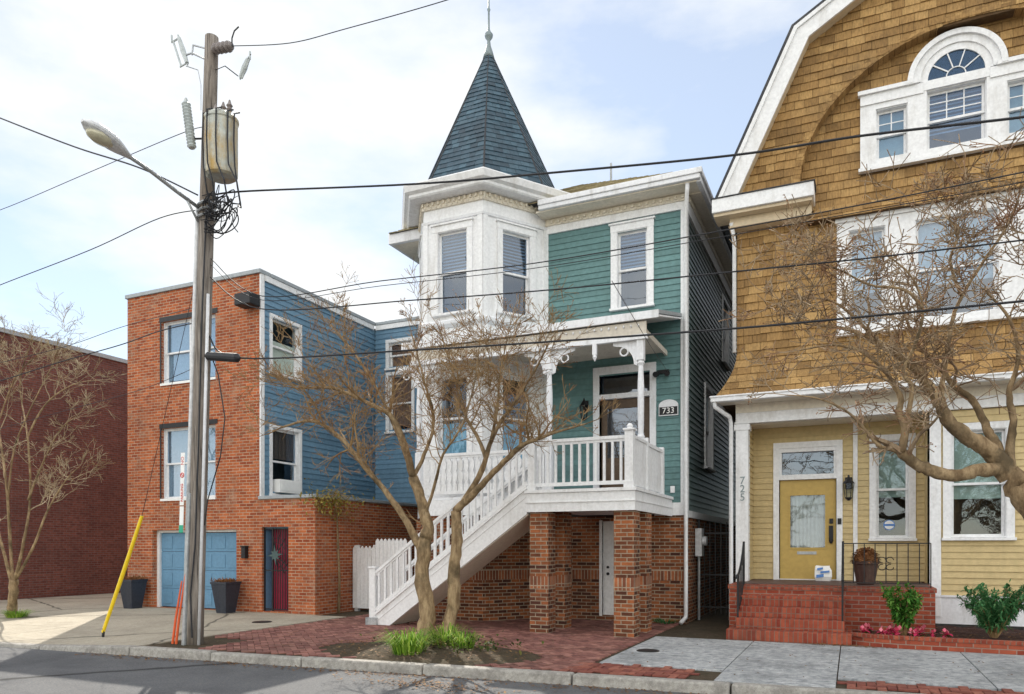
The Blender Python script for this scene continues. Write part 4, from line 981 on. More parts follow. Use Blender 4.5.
# roof slabs and rake boards
def gpt(z, y, ex=0.0): return Vector((YC - roof_x(z) - ex, y, z))
rakeY = YY - .52
Lk, Le, Lt = Vector((YC - (HW - KXo), 0, KZ)), Vector((YC - HW - .30, 0, EZ - .08)), Vector((YC, 0, TOPZ))
for mir in (1, -1):
    def mm(v): return Vector((YC + mir * (v.x - YC), v.y, v.z))
    nrm1 = Vector((-(Lk.z - Le.z), 0, Lk.x - Le.x)).normalized(); nrm2 = Vector((-(Lt.z - Lk.z), 0, Lt.x - Lk.x)).normalized()
    kb = (nrm1 + nrm2).normalized() / max(.3, (nrm1 + nrm2).normalized().dot(nrm1))
    if mir == 1: rf = MB(); rk = MB(); sf = MB()
    th = .06
    y0, y1 = Vector((0, rakeY - .02, 0)), Vector((0, 26, 0))
    for p, q, np_, nq in ((Le, Lk, nrm1, kb), (Lk, Lt, kb, Vector((0, 0, 1.06)))):
        P = [p, q, q + nq * th, p + np_ * th]
        rf.hexa([mm(P[0]) + y0, mm(P[1]) + y0, mm(P[1]) + y1, mm(P[0]) + y1, mm(P[3]) + y0, mm(P[2]) + y0, mm(P[2]) + y1, mm(P[3]) + y1])
        wd = .33
        Q = [p - np_ * .004, q - nq * .004, q - nq * wd, p - np_ * wd]
        rk.prism([mm(v) + Vector((0, rakeY, 0)) for v in Q], (0, .045, 0))
        Q2 = [p - np_ * .0, q - nq * .0, q - nq * .07, p - np_ * .07]
        rk.prism([mm(v) + Vector((0, rakeY - .035, 0)) for v in Q2], (0, .034, 0))
        Q3 = [p - np_ * (wd - .05), q - nq * (wd - .05), q - nq * (wd - .01), p - np_ * (wd - .01)]
        sf.prism([mm(v) + Vector((0, rakeY + .046, 0)) for v in Q3], (0, .52, 0))
rf.build('roof', M['roof_dark'], H3); rk.build('rake_board', M['white'], H3); sf.build('rake_soffit', M['tan'], H3)
for sgn in (1, -1):                                           # cornice returns
    xa, xb = YC - sgn * (HW + .34), YC - sgn * (HW - 1.50); x0, x1 = min(xa, xb), max(xa, xb)
    b = MB(); b.box(x0, x1, YY - .56, YY - .02, 8.04, 8.3); b.build('cornice_return', M['white'], H3, bevel=.008)
    b = MB(); b.box(x0 + .03, x1 - .03, YY - .50, YY - .02, 7.98, 8.038); b.box(x0 + .3 if sgn > 0 else x0 + .05, x1 - .05 if sgn > 0 else x1 - .3, YY - .3, YY - .02, 7.80, 7.979); b.build('return_bed', M['tan'], H3)
    b = MB(); b.hexa([(x0 - .02, YY - .58, 8.301), (x1 + .02, YY - .58, 8.301), (x1 + .02, YY - .03, 8.301), (x0 - .02, YY - .03, 8.301), (x0 - .02, YY - .58, 8.32), (x1 + .02, YY - .58, 8.32), (x1 + .02, YY - .03, 8.42), (x0 - .02, YY - .03, 8.42)]); b.build('return_roof', M['roof_dark'], H3)
# the three-light arched window
b = MB(); gb = PALBOX
b.fbox(yF, gb[0], pal[0][0], -.02, .07, 8.56, 9.72); b.fbox(yF, pal[2][1], gb[1], -.02, .07, 8.56, 9.72)
b.fbox(yF, pal[0][1], pal[1][0], -.02, .075, 8.56, 9.76); b.fbox(yF, pal[1][1], pal[2][0], -.02, .075, 8.56, 9.76)
b.fbox(yF, pal[0][0], pal[0][1], -.02, .07, 9.62, 9.72); b.fbox(yF, pal[2][0], pal[2][1], -.02, .07, 9.62, 9.72)
for h in (pal[0], pal[2]): b.fbox(yF, h[0], h[1], -.02, .07, 8.56, 8.70)
b.fbox(yF, pal[1][0], pal[1][1], -.02, .075, 8.56, 8.70)
b.fbox(yF, gb[0], pal[1][0] - .05, -.02, .10, 9.72, 9.90); b.fbox(yF, pal[1][1] + .05, gb[1], -.02, .10, 9.72, 9.90)
b.fbox(yF, gb[0] - .04, pal[1][0] - .15, -.02, .15, 9.90, 9.97); b.fbox(yF, pal[1][1] + .15, gb[1] + .04, -.02, .15, 9.90, 9.97)
b.fbox(yF, pal[1][0] - .05, pal[1][1] + .05, -.02, .085, 9.76, 9.92)
b.fbox(yF, gb[0] - .03, gb[1] + .03, -.02, .12, 8.50, 8.56)
AZ = 9.92; n = 28
for r0, r1, tt in ((.44, .56, .079), (.56, .68, .108), (.68, .77, .158)):
    for i in range(n):
        a0, a1 = math.pi * i / n, math.pi * (i + 1) / n
        p = [yF.p(YC + r * math.cos(a), tt, AZ + r * math.sin(a)) for r, a in ((r0, a0), (r1, a0), (r1, a1), (r0, a1))]; b.prism(p, (0, tt + .01, 0))
paf = b.build('arched_window_frame', M['white'], H3)
b = MB(); pts = [yF.p(YC + .45 * math.cos(math.pi * i / 24), .034, AZ + .45 * math.sin(math.pi * i / 24)) for i in range(25)]; b.prism(pts, (0, .006, 0)); b.build('fanlight_backing', M['dark'], paf)
b = MB(); pts = [yF.p(YC + .45 * math.cos(math.pi * i / 24), .054, AZ + .45 * math.sin(math.pi * i / 24)) for i in range(25)]; b.prism(pts, (0, .004, 0)); b.build('fanlight_pane', M['glass'], paf)
b = MB()
for a in (36, 72, 108, 144): b.bar(yF.p(YC + .15 * math.cos(R(a)), .06, AZ + .15 * math.sin(R(a))), yF.p(YC + .45 * math.cos(R(a)), .06, AZ + .45 * math.sin(R(a))), .018, .02)
b.tube([yF.p(YC + .15 * math.cos(math.pi * i / 12), .06, AZ + .15 * math.sin(math.pi * i / 12)) for i in range(13)], .011, 5); b.build('fanlight_muntins', M['white'], paf)
window(H3, yF, *pal[0], casing=0, ct=.05, muntin=(2, 2), blind='shade_green', bl=(0, 1), sill=False)
window(H3, yF, *pal[1], casing=0, ct=.05, muntin=(3, 3), blind='slats', bl=(.3, 1), sill=False)
window(H3, yF, *pal[2], casing=0, ct=.05, muntin=(2, 2), blind='shade_green', bl=(0, 1), sill=False)
b = MB(); ub = UPBOX
b.wall(yF, ub[0], ub[1], 5.56, 7.62, -.02, .075, upw); b.fbox(yF, ub[0] - .03, ub[1] + .03, -.02, .13, 5.5, 5.56); b.fbox(yF, ub[0] - .03, ub[1] + .03, -.02, .12, 7.62, 7.69)
b.build('triple_window_frame', M['white'], H3)
for h, f, g in zip(upw, (False, False, False), ('glass', 'glass', 'glass')): window(H3, yF, *h, casing=0, ct=.06, fixed=f, blind='curtain' if not f else None, bl=(.35, 1), sill=False, glass=g)
b = MB(); hood = lambda z: .22 * max(0, (8.02 - z) / .34) ** 1.4
b.shingles(yF, 7.69, 8.02, .11, lambda z: [(ub[0] - .55 + (z - 7.69) * .6, ub[1] + .45)], tf=hood)
for i in range(4):
    z0, z1 = 7.69 + .33 * i / 4, 7.69 + .33 * (i + 1) / 4
    b.hexa([yF.p(ub[0] - .5, hood(z0), z0), yF.p(ub[1] + .4, hood(z0), z0), yF.p(ub[1] + .4, 0, z0), yF.p(ub[0] - .5, 0, z0), yF.p(ub[0] - .4, hood(z1), z1), yF.p(ub[1] + .4, hood(z1), z1), yF.p(ub[1] + .4, 0, z1), yF.p(ub[0] - .4, 0, z1)], 1)
b.build('window_hood', [M['shingle'], M['shingle_under']], H3)
# ground floor
wR1 = hole(.42, 1.0, 1.72, 3.62); wR2 = hole(1.6, 2.44, 1.72, 3.62); wR3 = hole(3.6, 4.4, 1.72, 3.62); yD = hole(-1.36, -.28, PZ, 3.56)
b = MB(); b.wall(yR, YX0 + .1, 1.35, PZ - .1, 4.2, -.25, 0, [wR1, yD], 1); b.clap(yR, YX0 + .1, 1.35, PZ + .02, 4.02, .115, [wR1, yD], 0)
b.wall(yF, 1.26, YX1, .2, 4.3, -.25, 0, [wR2, wR3], 1); b.clap(yF, 1.44, YX1, .66, 3.98, .115, [wR2, wR3], 0)
rL = Fr(YX0 + .2, 0, (0, 1), (1, 0)); b.fbox(rL, YY, RY, -.12, 0, .2, 4.2, 1); b.clap(rL, YY + .06, RY, PZ + .02, 4.02, .115, (), 0)
b.box(1.26, 1.34, YY, RY, .2, 4.2, 0); b.box(YX0, YX0 + .1, YY + .02, 26, -.1, 8.2, 1); b.box(YX0 + .1, YX1, 16.5, 26, 4.2, 4.3, 1)
b.build('clapboard_wall', [M['yellow'], M['dark']], H3)
b = MB(); b.fbox(yF, YX0 - .02, YX0 + .22, -.2, .06, .5, 4.02); b.fbox(yF, YX0 - .05, YX0 + .25, -.2, .08, 3.86, 3.98); b.build('porch_post', M['white'], H3, bevel=.006)
b = MB(); b.fbox(yF, 1.27, 1.45, -.1, .05, .3, 3.99); b.build('corner_post', M['white'], H3, bevel=.006)
b = MB(); b.fbox(yF, 1.3, YX1, -.05, .035, .18, .66); b.fbox(yF, 1.3, YX1, -.05, .06, .655, .69); b.build('base_board', M['white_worn'], H3)
b = MB(); b.fbox(yF, YX0 - .02, YX1, -.18, .05, 4.02, 4.2); b.fbox(yF, YX0 - .04, YX1, 0, .08, 3.99, 4.02); b.build('porch_beam', M['white'], H3)
b = MB(); b.fbox(yF, YX0 - .02, YX1, -.05, .07, 4.2, 4.4); b.fbox(yF, YX0 - .34, YX1, .07, .46, 4.37, 4.41); b.build('eave_frieze', M['cream'], H3)
b = MB(); b.box(YX0 + .2, 1.3, YY + .18, RY, 4.0, 4.06); b.build('porch_ceiling', M['cream'], H3)
b = MB(); b.box(YX0 - .42, YX1, YY - .60, YY - .46, 4.36, 4.47); b.box(YX0 - .44, YX1, YY - .62, YY - .46, 4.44, 4.475); b.box(YX0 - .44, YX0 - .30, YY - .46, 26, 4.36, 4.47); b.build('gutter', M['white'], H3, bevel=.012)
b = MB(); x = YX0 - .1; b.tube([(x - .26, YY - .53, 4.38), (x - .25, YY - .5, 4.28), (x - .02, YY - .2, 4.12), (x + .0, YY - .12, 4.0), (x + .0, YY - .12, .35), (x + .0, YY - .14, .1)], .042, 8); b.build('downspout', M['white'], H3, smooth=True)
b = MB(); x = YX0 - .02; b.tube([(x - .05, YY - .3, 7.9), (x - .02, YY - .1, 7.6), (x - .02, YY - .1, 5.4)], .04, 8); b.build('downspout', M['white'], H3, smooth=True)
b = MB(); b.fbox(yR, .02, .1, 0, .04, PZ, 4.02); b.build('trim_strip', M['white'], H3)
W = window(H3, yR, *wR1, casing=.11, blind='shade_green', bl=(.42, 1), glass='glass_dim')
b = MB(); c = yR.p(.66, -.085, 1.98); b.tube([c + Vector((0, .004, 0)), c], .1, 20); stk = b.build('round_sticker', M['sign_blue'], W)
b = MB(); b.tube([c, c + Vector((0, -.002, 0))], .085, 20); b.build('sticker_face', M['sign_white'], W)
b = MB(); b.box(c.x - .085, c.x + .085, c.y - .006, c.y - .003, c.z - .02, c.z + .02); b.build('sticker_band', M['sign_blue'], W)
window(H3, yF, *wR2, casing=.12, blind='shade_green', bl=(.36, 1), glass='glass_dim'); window(H3, yF, *wR3, casing=.12, blind='shade_green', bl=(.36, 1), glass='glass_dim')
b = MB(); b.fbox(yR, yD[0] - .11, yD[0], -.12, .05, PZ, yD[3]); b.fbox(yR, yD[1], yD[1] + .11, -.12, .05, PZ, yD[3]); b.fbox(yR, yD[0] - .11, yD[1] + .11, -.12, .055, yD[3] + .001, yD[3] + .12); b.fbox(yR, yD[0], yD[1], -.12, .04, 2.92, 3.02); b.fbox(yR, yD[0], yD[1], -.12, .03, 3.48, 3.56)
b.fbox(yR, yD[0], yD[0] + .05, -.1, .02, 3.02, 3.48); b.fbox(yR, yD[1] - .05, yD[1], -.1, .02, 3.02, 3.48); b.fbox(yR, yD[0], yD[1], -.13, .0, PZ - .0, PZ + .03)
dfr = b.build('door_frame', M['white'], H3)
b = MB(); b.fbox(yR, yD[0] + .05, yD[1] - .05, -.075, -.07, 3.02, 3.48); b.build('transom_pane', M['glass'], dfr)
b = MB(); b.fbox(yR, yD[0] - .05, yD[1] + .05, -.6, -.5, PZ, yD[3] + .05); b.build('hall_backing', M['dark'], dfr)
b = MB(); a0, a1 = yD[0] + .012, yD[1] - .012; g0, g1, gz0, gz1 = a0 + .2, a1 - .2, 1.54, 2.6
b.fbox(yR, a0, g0, -.09, -.04, PZ + .032, 2.915); b.fbox(yR, g1, a1, -.09, -.04, PZ + .032, 2.915); b.fbox(yR, g0, g1, -.09, -.04, PZ + .032, gz0); b.fbox(yR, g0, g1, -.09, -.04, gz1, 2.915)
for q in ((g0 - .03, g0), (g1, g1 + .03)): b.fbox(yR, *q, -.04, -.026, gz0 - .03, gz1 + .03)
for q in ((gz0 - .03, gz0), (gz1, gz1 + .03)): b.fbox(yR, g0, g1, -.04, -.026, *q)
od = b.build('front_door', M['ochre_door'], H3)
b = MB(); b.fbox(yR, g0, g1, -.066, -.06, gz0, gz1); b.build('pane', glassmat('bright_glass', .06, (.85, .88, .88)), od)
b = MB(); n = 18
for i in range(n):
    x0_, x1_ = g0 + (g1 - g0) * i / n, g0 + (g1 - g0) * (i + 1) / n; o0, o1 = (.015, -.015) if i % 2 else (-.015, .015)
    b.face([yR.p(x0_, -.12 + o0, gz0), yR.p(x1_, -.12 + o1, gz0), yR.p(x1_, -.12 + o1, gz1), yR.p(x0_, -.12 + o0, gz1)])
b.build('lace_curtain', M['curtain'], od)
b = MB(); b.fbox(yR, g0 + .13, g1 - .16, -.04, -.028, 1.40, 1.46); b.build('mail_slot', M['grey_metal'], od)
b = MB(); b.fbox(yR, a1 - .13, a1 - .05, -.04, -.015, 1.66, 1.98); b.fbox(yR, a1 - .12, a1 - .05, -.04, -.01, 2.02, 2.12); c = yR.p(a1 - .09, -.0, 1.72); b.lathe(c.x, c.y, [(.02, 1.62), (.035, 1.66), (.035, 1.7), (.02, 1.74)], 10); b.build('handle', M['black_metal'], od)
b = MB(); b.fbox(yR, yD[1] + .02, yD[1] + .09, .05, .07, 2.0, 2.12); b.build('doorbell', M['black_metal'], H3)
lantern(yR, -.06, 2.72, H3, 1.3)
for i, ch in enumerate('725'): text_part(ch, .21, yF, YX0 + .11, .065, 2.86 - .165 * i, M['lead'], H3, 'house_number', .012)
# brick porch, steps
PY = 13.95; PX0, PX1 = YX0 + .05, 1.24
b = MB(); b.box(PX0, PX1, PY, RY + .1, -.1, PZ - .07); b.box(PX0 - .02, PX1 + .02, PY - .02, RY + .1, PZ - .07, PZ, 1)
b.build('porch_base', [M['brick_red'], M['brick_red_soldier']], H3)
b = MB(); b.box(YX0 + .2, 1.2, PY + .35, RY - .0, PZ + .001, PZ + .012); b.build('porch_floor', painted('porch_floor_paint', (.11, .065, .055), .6, .2), H3)
b = MB(); sx0, sx1 = -1.92, -.06; rz_ = PZ / 5
for i in range(4):
    y0_ = 12.84 + .28 * i; a_, c_ = (sx0, sx1 + .06) if i == 0 else (sx0 + .12, sx1 - .05); z0_, z1_ = rz_ * i, rz_ * (i + 1)
    b.box(a_, c_, y0_, PY + .01 - .001 * i, z0_ - (.1 if i == 0 else .0), z1_ - .055 if False else z1_ - .001, 0)
b.build('brick_steps', [M['brick_red_soldier']], H3, bevel=.008)
def iron_rail(x):
    b = MB(); p = []
    y0_, y1_ = 13.22, PY + .05; zl = rz_ * 2; top = []
    for i in range(11):
        f = i / 10; top.append(Vector((x, y0_ + (y1_ - y0_) * f, zl + .72 + (PZ - zl) * (f ** 1.7 * .95 + .05 * f) + .05 * (f > .97))))
    top = [Vector((x, y0_ - .1, zl + .66)), Vector((x, y0_ - .08, zl + .72))] + top
    b.tube(top, .022, 6)
    bot = [v - Vector((0, 0, .62)) for v in top[2:]]; b.tube(bot, .012, 5)
    for i in range(2, len(top), 2): v = top[i]; b.tube([v - Vector((0, 0, .62)), v], .009, 5)
    b.bar((x, y0_, rz_ * 2 - .17), (x, y0_, zl + .74), .03, .03); b.bar((x, y1_, PZ - .03), (x, y1_, PZ + .78), .034, .034)
    return b.build('iron_railing', M['black_metal'], H3)
iron_rail(-1.78); iron_rail(-.14)
b = MB(); y_ = PY + .06; xa, xb = -.14, 1.18
b.bar((xa, y_, PZ + .74), (xb, y_, PZ + .74), .03, .018); b.bar((xa, y_, PZ + .07), (xb, y_, PZ + .07), .025, .015)
for i in range(9): x = xa + (xb - xa) * i / 8; b.bar((x, y_, PZ - .01 if i in (0, 8) else PZ + .07), (x, y_, PZ + .74), .016, .016)
for cx_ in (.46, .58):
    sg = 1 if cx_ > .52 else -1
    for cz in (.46, .34): b.tube([Vector((cx_ + sg * .0 + .055 * math.cos(a_ / 8 * 2 * math.pi * .8), y_, PZ + cz + .05 * math.sin(a_ / 8 * 2 * math.pi * .8) * (1 if cz > .4 else -1))) for a_ in range(9)], .007, 4)
b.build('porch_railing', M['black_metal'], H3)

# ================================================================== street things
# planting bed with its brick border
b = MB(); pts = [(-.02, 12.98), (.3, 12.80), (.8, 12.72), (7, 12.66)]
T_ = thing('bed_border', 'low red brick edging round the flower bed of the yellow house', 'garden edging', (1.5, 12.8, 0))
bb = MB()
for (xa, ya), (xb, yb) in zip(pts, pts[1:]):
    bb.hexa([(xa, ya, -.05), (xb, yb, -.05), (xb, yb + .11, -.05), (xa, ya + .11, -.05), (xa, ya, .14), (xb, yb, .14), (xb, yb + .11, .14), (xa, ya + .11, .14)])
bb.build('brick_course', M['brick_red'], T_)
bb = MB()
for (xa, ya), (xb, yb) in zip(pts, pts[1:]):
    bb.hexa([(xa, ya - .015, .141), (xb, yb - .015, .141), (xb, yb + .125, .141), (xa, ya + .125, .141), (xa, ya - .015, .195), (xb, yb - .015, .195), (xb, yb + .125, .195), (xa, ya + .125, .195)])
bb.build('cap_course', M['brick_red_soldier'], T_, bevel=.006)
b = MB(); nx_, ny_ = 60, 14
g = [[Vector((.05 + 7 * i / nx_, 12.86 + (15.3 - 12.86) * j / ny_, .13 + rnd.uniform(-.02, .03))) for j in range(ny_ + 1)] for i in range(nx_ + 1)]
for i in range(nx_):
    for j in range(ny_): b.face([g[i][j], g[i + 1][j], g[i + 1][j + 1], g[i][j + 1]])
struct(b.build('mulch_ground', M['mulch']))
def leaf(b, p, d, L, W, m=0, droop=.25):
    d = Vector(d).normalized(); s = d.cross(Vector((0, 0, 1)))
    if s.length < .01: s = Vector((1, 0, 0))
    s.normalize(); mid = p + d * L * .5 + Vector((0, 0, -droop * L * .2)); tip = p + d * L + Vector((0, 0, -droop * L))
    i = len(b.v); b.v += [p, mid + s * W / 2, tip, mid - s * W / 2]; b.f.append((i, i + 1, i + 2, i + 3)); b.m.append(m)
def rdir(up=0.0):
    while True:
        v = Vector((rnd.uniform(-1, 1), rnd.uniform(-1, 1), rnd.uniform(-1, 1)))
        if .05 < v.length < 1: v.normalize(); v.z += up; return v.normalized()
def shrub(name, label, x, y, z, rad, h, n, mat, L, W, stems=14):
    T = thing(name, label, 'shrub', (x, y, z)); b = MB(); f = MB()
    for i in range(stems):
        a = rnd.uniform(0, 2 * math.pi); rr = rad * rnd.uniform(.3, 1.0); hh = h * rnd.uniform(.55, 1.0)
        p0 = Vector((x + .03 * math.cos(a), y + .03 * math.sin(a), z)); p2 = Vector((x + rr * math.cos(a), y + rr * math.sin(a), z + hh)); p1 = p0.lerp(p2, .5) + Vector((0, 0, .12 * h))
        b.tube([p0, p1, p2], [.012, .008, .003], 4)
        for k in range(n // stems):
            t_ = rnd.uniform(.25, 1.02); q = p0.lerp(p1, t_ * 2) if t_ < .5 else p1.lerp(p2, t_ * 2 - 1)
            leaf(f, q + rdir() * .03, rdir(.35), L * rnd.uniform(.6, 1.15), W * rnd.uniform(.7, 1.2), 0, rnd.uniform(0, .5))
    b.build('stem', M['twig'], T); f.build('foliage', mat, T); return T
p = on_ground(912, 612, .12)
shrub('leafy_shrub', 'upright leafy green shrub in front of the red brick porch base', .74, 13.3, .13, .36, .84, 2000, M['leaf'], .10, .05, 22)
shrub('bushy_shrub', 'wide bushy blue-green shrub in front of the white base board', 2.0, 13.6, .13, .58, .84, 5200, M['leaf_blue'], .10, .03, 44)
# small pink flowers
fl = None
for i in range(11):
    x, y = rnd.uniform(.12, 1.35), rnd.uniform(13.0, 13.6)
    if fl is None:
        b = MB()
        for k in range(26): leaf(b, Vector((rnd.uniform(-.03, .03), rnd.uniform(-.03, .03), rnd.uniform(.0, .06))), rdir(.4), .07, .045, 0, .2)
        for k in range(10): leaf(b, Vector((0, 0, 0)), rdir(.2), .09, .03, 1, .2)
        fl = b.build('pink_flower', [M['pink'], M['leaf']], loc=(0, 0, 0)); tag(fl, 'small pink flower in the dark mulch beside the brick edging', 'flower', 'pink flowers in the mulch'); o = fl
    else: o = fl.copy(); COL.objects.link(o)
    o.location = (x, y, .17); o.rotation_euler = (0, 0, rnd.uniform(0, 6)); o.scale = (1,) * 3 if i == 0 else (rnd.uniform(.9, 1.5),) * 3
# pot with a dead chrysanthemum, parcel
T = thing('flower_pot', 'brown pot with a dried flower mound on the porch', 'flower pot', (.22, 14.65, PZ + .012)); x, y, z = .22, 14.65, PZ + .012
b = MB(); b.lathe(x, y, [(.13, z), (.15, z + .02), (.205, z + .36), (.225, z + .37), (.225, z + .42), (.20, z + .42), (.19, z + .38)], 20); b.build('pot', M['terracotta_dark'], T, smooth=False)
b = MB()
for k in range(900):
    d = rdir(.2); d.z = abs(d.z); q = Vector((x, y, z + .40)) + Vector((d.x * .23, d.y * .23, d.z * .24)) * rnd.uniform(.75, 1.02); leaf(b, q, (d + rdir() * .6), .05, .035, 0, .1)
b.lathe(x, y, [(.2, z + .39), (.19, z + .48), (.12, z + .57), (.01, z + .6)], 10); b.build('dried_plant', M['mum'], T)
b = MB(); c = Vector((-.52, 15.95, PZ + .012)); nb = 6
ring = []
for k, (hw, hd, z) in enumerate(((.14, .06, 0), (.155, .085, .08), (.15, .07, .2), (.13, .03, .28), (.12, .01, .3))):
    ring.append([c + Vector((sx * hw + rnd.uniform(-.015, .015), sy * hd, z + rnd.uniform(-.01, .01))) for sx, sy in ((-1, -1), (0, -1.25), (1, -1), (1, 1), (0, 1.2), (-1, 1))])
for r0, r1 in zip(ring, ring[1:]):
    for j in range(6): b.face([r0[j], r0[(j + 1) % 6], r1[(j + 1) % 6], r1[j]])
b.face(ring[-1]); b.face(ring[0][::-1])
T = thing('parcel_bag', 'crumpled white and blue plastic parcel leaning by the ochre door', 'parcel', c); b.build('bag', M['sign_white'], T)
b = MB(); 
for (u0, u1, v0, v1) in ((.1, .55, .06, .12), (.35, .9, .15, .19), (.15, .5, .21, .25)): b.hexa([c + Vector((-.15 + .3 * u0, -.112, v0)), c + Vector((-.15 + .3 * u1, -.112, v0 + .02)), c + Vector((-.15 + .3 * u1, -.1, v0 + .02)), c + Vector((-.15 + .3 * u0, -.1, v0)), c + Vector((-.15 + .3 * u0, -.108, v1)), c + Vector((-.15 + .3 * u1, -.108, v1 + .02)), c + Vector((-.15 + .3 * u1, -.095, v1 + .02)), c + Vector((-.15 + .3 * u0, -.095, v1))])
b.build('printed_band', M['sign_blue'], T)
# planters by the garage
def garage_planter(x, y, label):
    T = thing('square_planter', label, 'planter', (x, y, 0), 'dark planters by the garage door'); b = MB(); a, c, h = .15, .235, .68
    b.hexa([(x - a, y - a, -.01), (x + a, y - a, -.01), (x + a, y + a, -.01), (x - a, y + a, -.01), (x - c, y - c, h), (x + c, y - c, h), (x + c, y + c, h), (x - c, y + c, h)])
    b.box(x - c - .015, x + c + .015, y - c - .015, y + c + .015, h, h + .05); b.build('planter_box', M['planter'], T, bevel=.01)
    b = MB()
    for k in range(260):
        q = Vector((x + rnd.uniform(-c, c), y + rnd.uniform(-c, c), h + .04)); leaf(b, q, rdir(1.0), rnd.uniform(.08, .2), .025, 0, .3)
    b.build('dried_plant', M['mum'], T)
garage_planter(-16.62, 13.22, 'dark square planter with dried plant between yellow guy guard and blue garage door')
garage_planter(-13.45, 13.2, 'dark square planter with dried plant between blue garage door and red door')
# picket gate between the houses
T = thing('picket_gate', 'tall white board gate with scalloped picket tops beside the staircase', 'gate', (-10.3, 15.0, 0)); y_ = 14.95
x = -11.1; k = 0
while x < -9.6:
    b = MB(); top = 1.50 + (.18 if x > -10.5 else 0); w_ = .105
    poly = [Vector((x, y_, .06)), Vector((x + w_, y_, .06)), Vector((x + w_, y_, top)), Vector((x + w_ * .75, y_, top + .05)), Vector((x + w_ * .5, y_, top + .075)), Vector((x + w_ * .25, y_, top + .05)), Vector((x, y_, top))]
    b.prism(poly, (0, .022, 0)); b.build('picket', M['white'], T); x += w_ + .006; k += 1
b = MB(); b.box(-11.12, -9.6, y_ + .023, y_ + .07, .3, .4); b.box(-11.12, -9.6, y_ + .023, y_ + .07, 1.2, 1.3); b.build('rail', M['white'], T)
for x in (-11.05, -10.5, -9.62): b = MB(); b.box(x - .05, x + .05, y_ + .071, y_ + .17, -.05, 1.6); b.build('post', M['white'], T)
# iron gate of the alley
T = thing('alley_gate', 'black iron bar gate closing the narrow alley between the two houses', 'gate', (-2.55, 16.1, 0)); y_ = 16.5
b = MB()
for z in (.25, .95, 1.85): b.bar((GX1 + .03, y_, z), (YX0 - .02, y_, z), .03, .035)
for x in (GX1 + .04, YX0 - .03): b.bar((x, y_, -.02), (x, y_, 2.15), .045, .045)
b.build('gate_frame', M['black_metal'], T)
for i in range(1, 8): x = GX1 + .04 + (YX0 - GX1 - .07) * i / 8; b = MB(); b.bar((x, y_, .1), (x, y_, 2.08), .016, .016); b.build('bar', M['black_metal'], T)
# covers
def cover(x, y, r, name, label, mat, z=.004):
    b = MB(); b.lathe(x, y, [(r, z - .02), (r, z + .006), (r * .9, z + .01), (r * .88, z + .006), (r * .3, z + .008)], 24); tag(b.build(name, mat, loc=(x, y, z)), label, 'cover')
c = on_ground(648, 651); cover(c.x, c.y, .17, 'meter_cover', 'round dark iron meter cover set in the pale pavement slab', M['black_metal'])
c = on_ground(262, 622); cover(c.x, c.y, .2, 'utility_cover', 'round iron utility cover in the concrete near the red door', M['black_metal'], 0)

# ------------------------------------------------------------------ utility pole
PX, PYp = -9.72, 8.85
def polept(z): return Vector((PX + .034 * z + .02, PYp + .005 * z, z))
UP = thing('utility_pole', 'weathered wooden utility pole with transformer and street lamp, leaning slightly', 'utility pole', (PX, PYp, 0))
b = MB(); zs = [-.1, .3, 1.5, 3, 4.5, 6, 7.5, 8.7, 9.75]; b.tube([polept(z) for z in zs], [.142, .138, .132, .128, .124, .118, .112, .108, .103], 16); b.build('pole_shaft', M['pole'], UP, smooth=True)
e_r = Vector((CA, SA, 0)); e_f = Vector((-SA, CA, 0))     # directions across and away from the street corner
def pp(z, r=0.0, f=0.0): return polept(z) + Vector((1, 0, 0)) * r + Vector((0, 1, 0)) * f
b = MB(); b.tube([pp(-.05, -.17, -.05), pp(3, -.165, -.05), pp(6.5, -.145, -.05), pp(7.05, -.145, -.05)], .036, 10); b.build('conduit', M['pale_metal'], UP, smooth=True)
b = MB(); b.tube([pp(-.05, .15, -.05), pp(3, .145, -.05), pp(5.6, .135, -.05)], .025, 8); b.build('conduit', M['white_worn'], UP, smooth=True)
b = MB()
b.prism([pp(-.05, -.13, -.15), pp(-.05, -.03, -.19), pp(-.05, -.03, -.1), pp(-.05, -.13, -.1)], pp(2.42, 0, 0.03) - pp(-.05)); b.build('cable_guard', M['grey_metal'], UP, bevel=.02)
sF = Fr(0, 0, (1, 0), (0, -1))
def strip(z0, z1, mat, name, x0, x1, f=-.2):
    b = MB(); c0, c1 = pp(z0), pp(z1); y_ = c0.y + f
    b.hexa([(c0.x + x0, y_, z0), (c0.x + x1, y_, z0), (c0.x + x1, y_ + .006, z0), (c0.x + x0, y_ + .006, z0), (c1.x + x0, y_, z1), (c1.x + x1, y_, z1), (c1.x + x1, y_ + .006, z1), (c1.x + x0, y_ + .006, z1)]); return b.build(name, mat, UP)
s1 = strip(2.22, 3.06, M['sign_white'], 'sign_strip', -.19, -.105); s2 = strip(1.80, 2.20, M['sign_white'], 'tag_strip', -.185, -.10); s3 = strip(1.78, 1.90, M['sign_green'], 'green_band', -.186, -.099, -.205)
c = pp(2.62); fT = Fr(c.x, c.y - .203, (0, 1), (0, -1))
def vtext(body, size, x, z, mat, parent):
    cu = bpy.data.curves.new('t', 'FONT'); cu.body = body; cu.size = size; cu.extrude = .002; cu.align_x = 'CENTER'; cu.align_y = 'CENTER'
    ob = bpy.data.objects.new('t', cu); COL.objects.link(ob); me = bpy.data.meshes.new_from_object(ob.evaluated_get(bpy.context.evaluated_depsgraph_get())); bpy.data.objects.remove(ob)
    off = UP.location
    for v in me.vertices: v.co = Vector((x - v.co.y, pp(z).y - .204 - v.co.z, z + v.co.x)) - off
    me.materials.clear(); me.materials.append(mat); o = bpy.data.objects.new('lettering', me); COL.objects.link(o); o.parent = parent
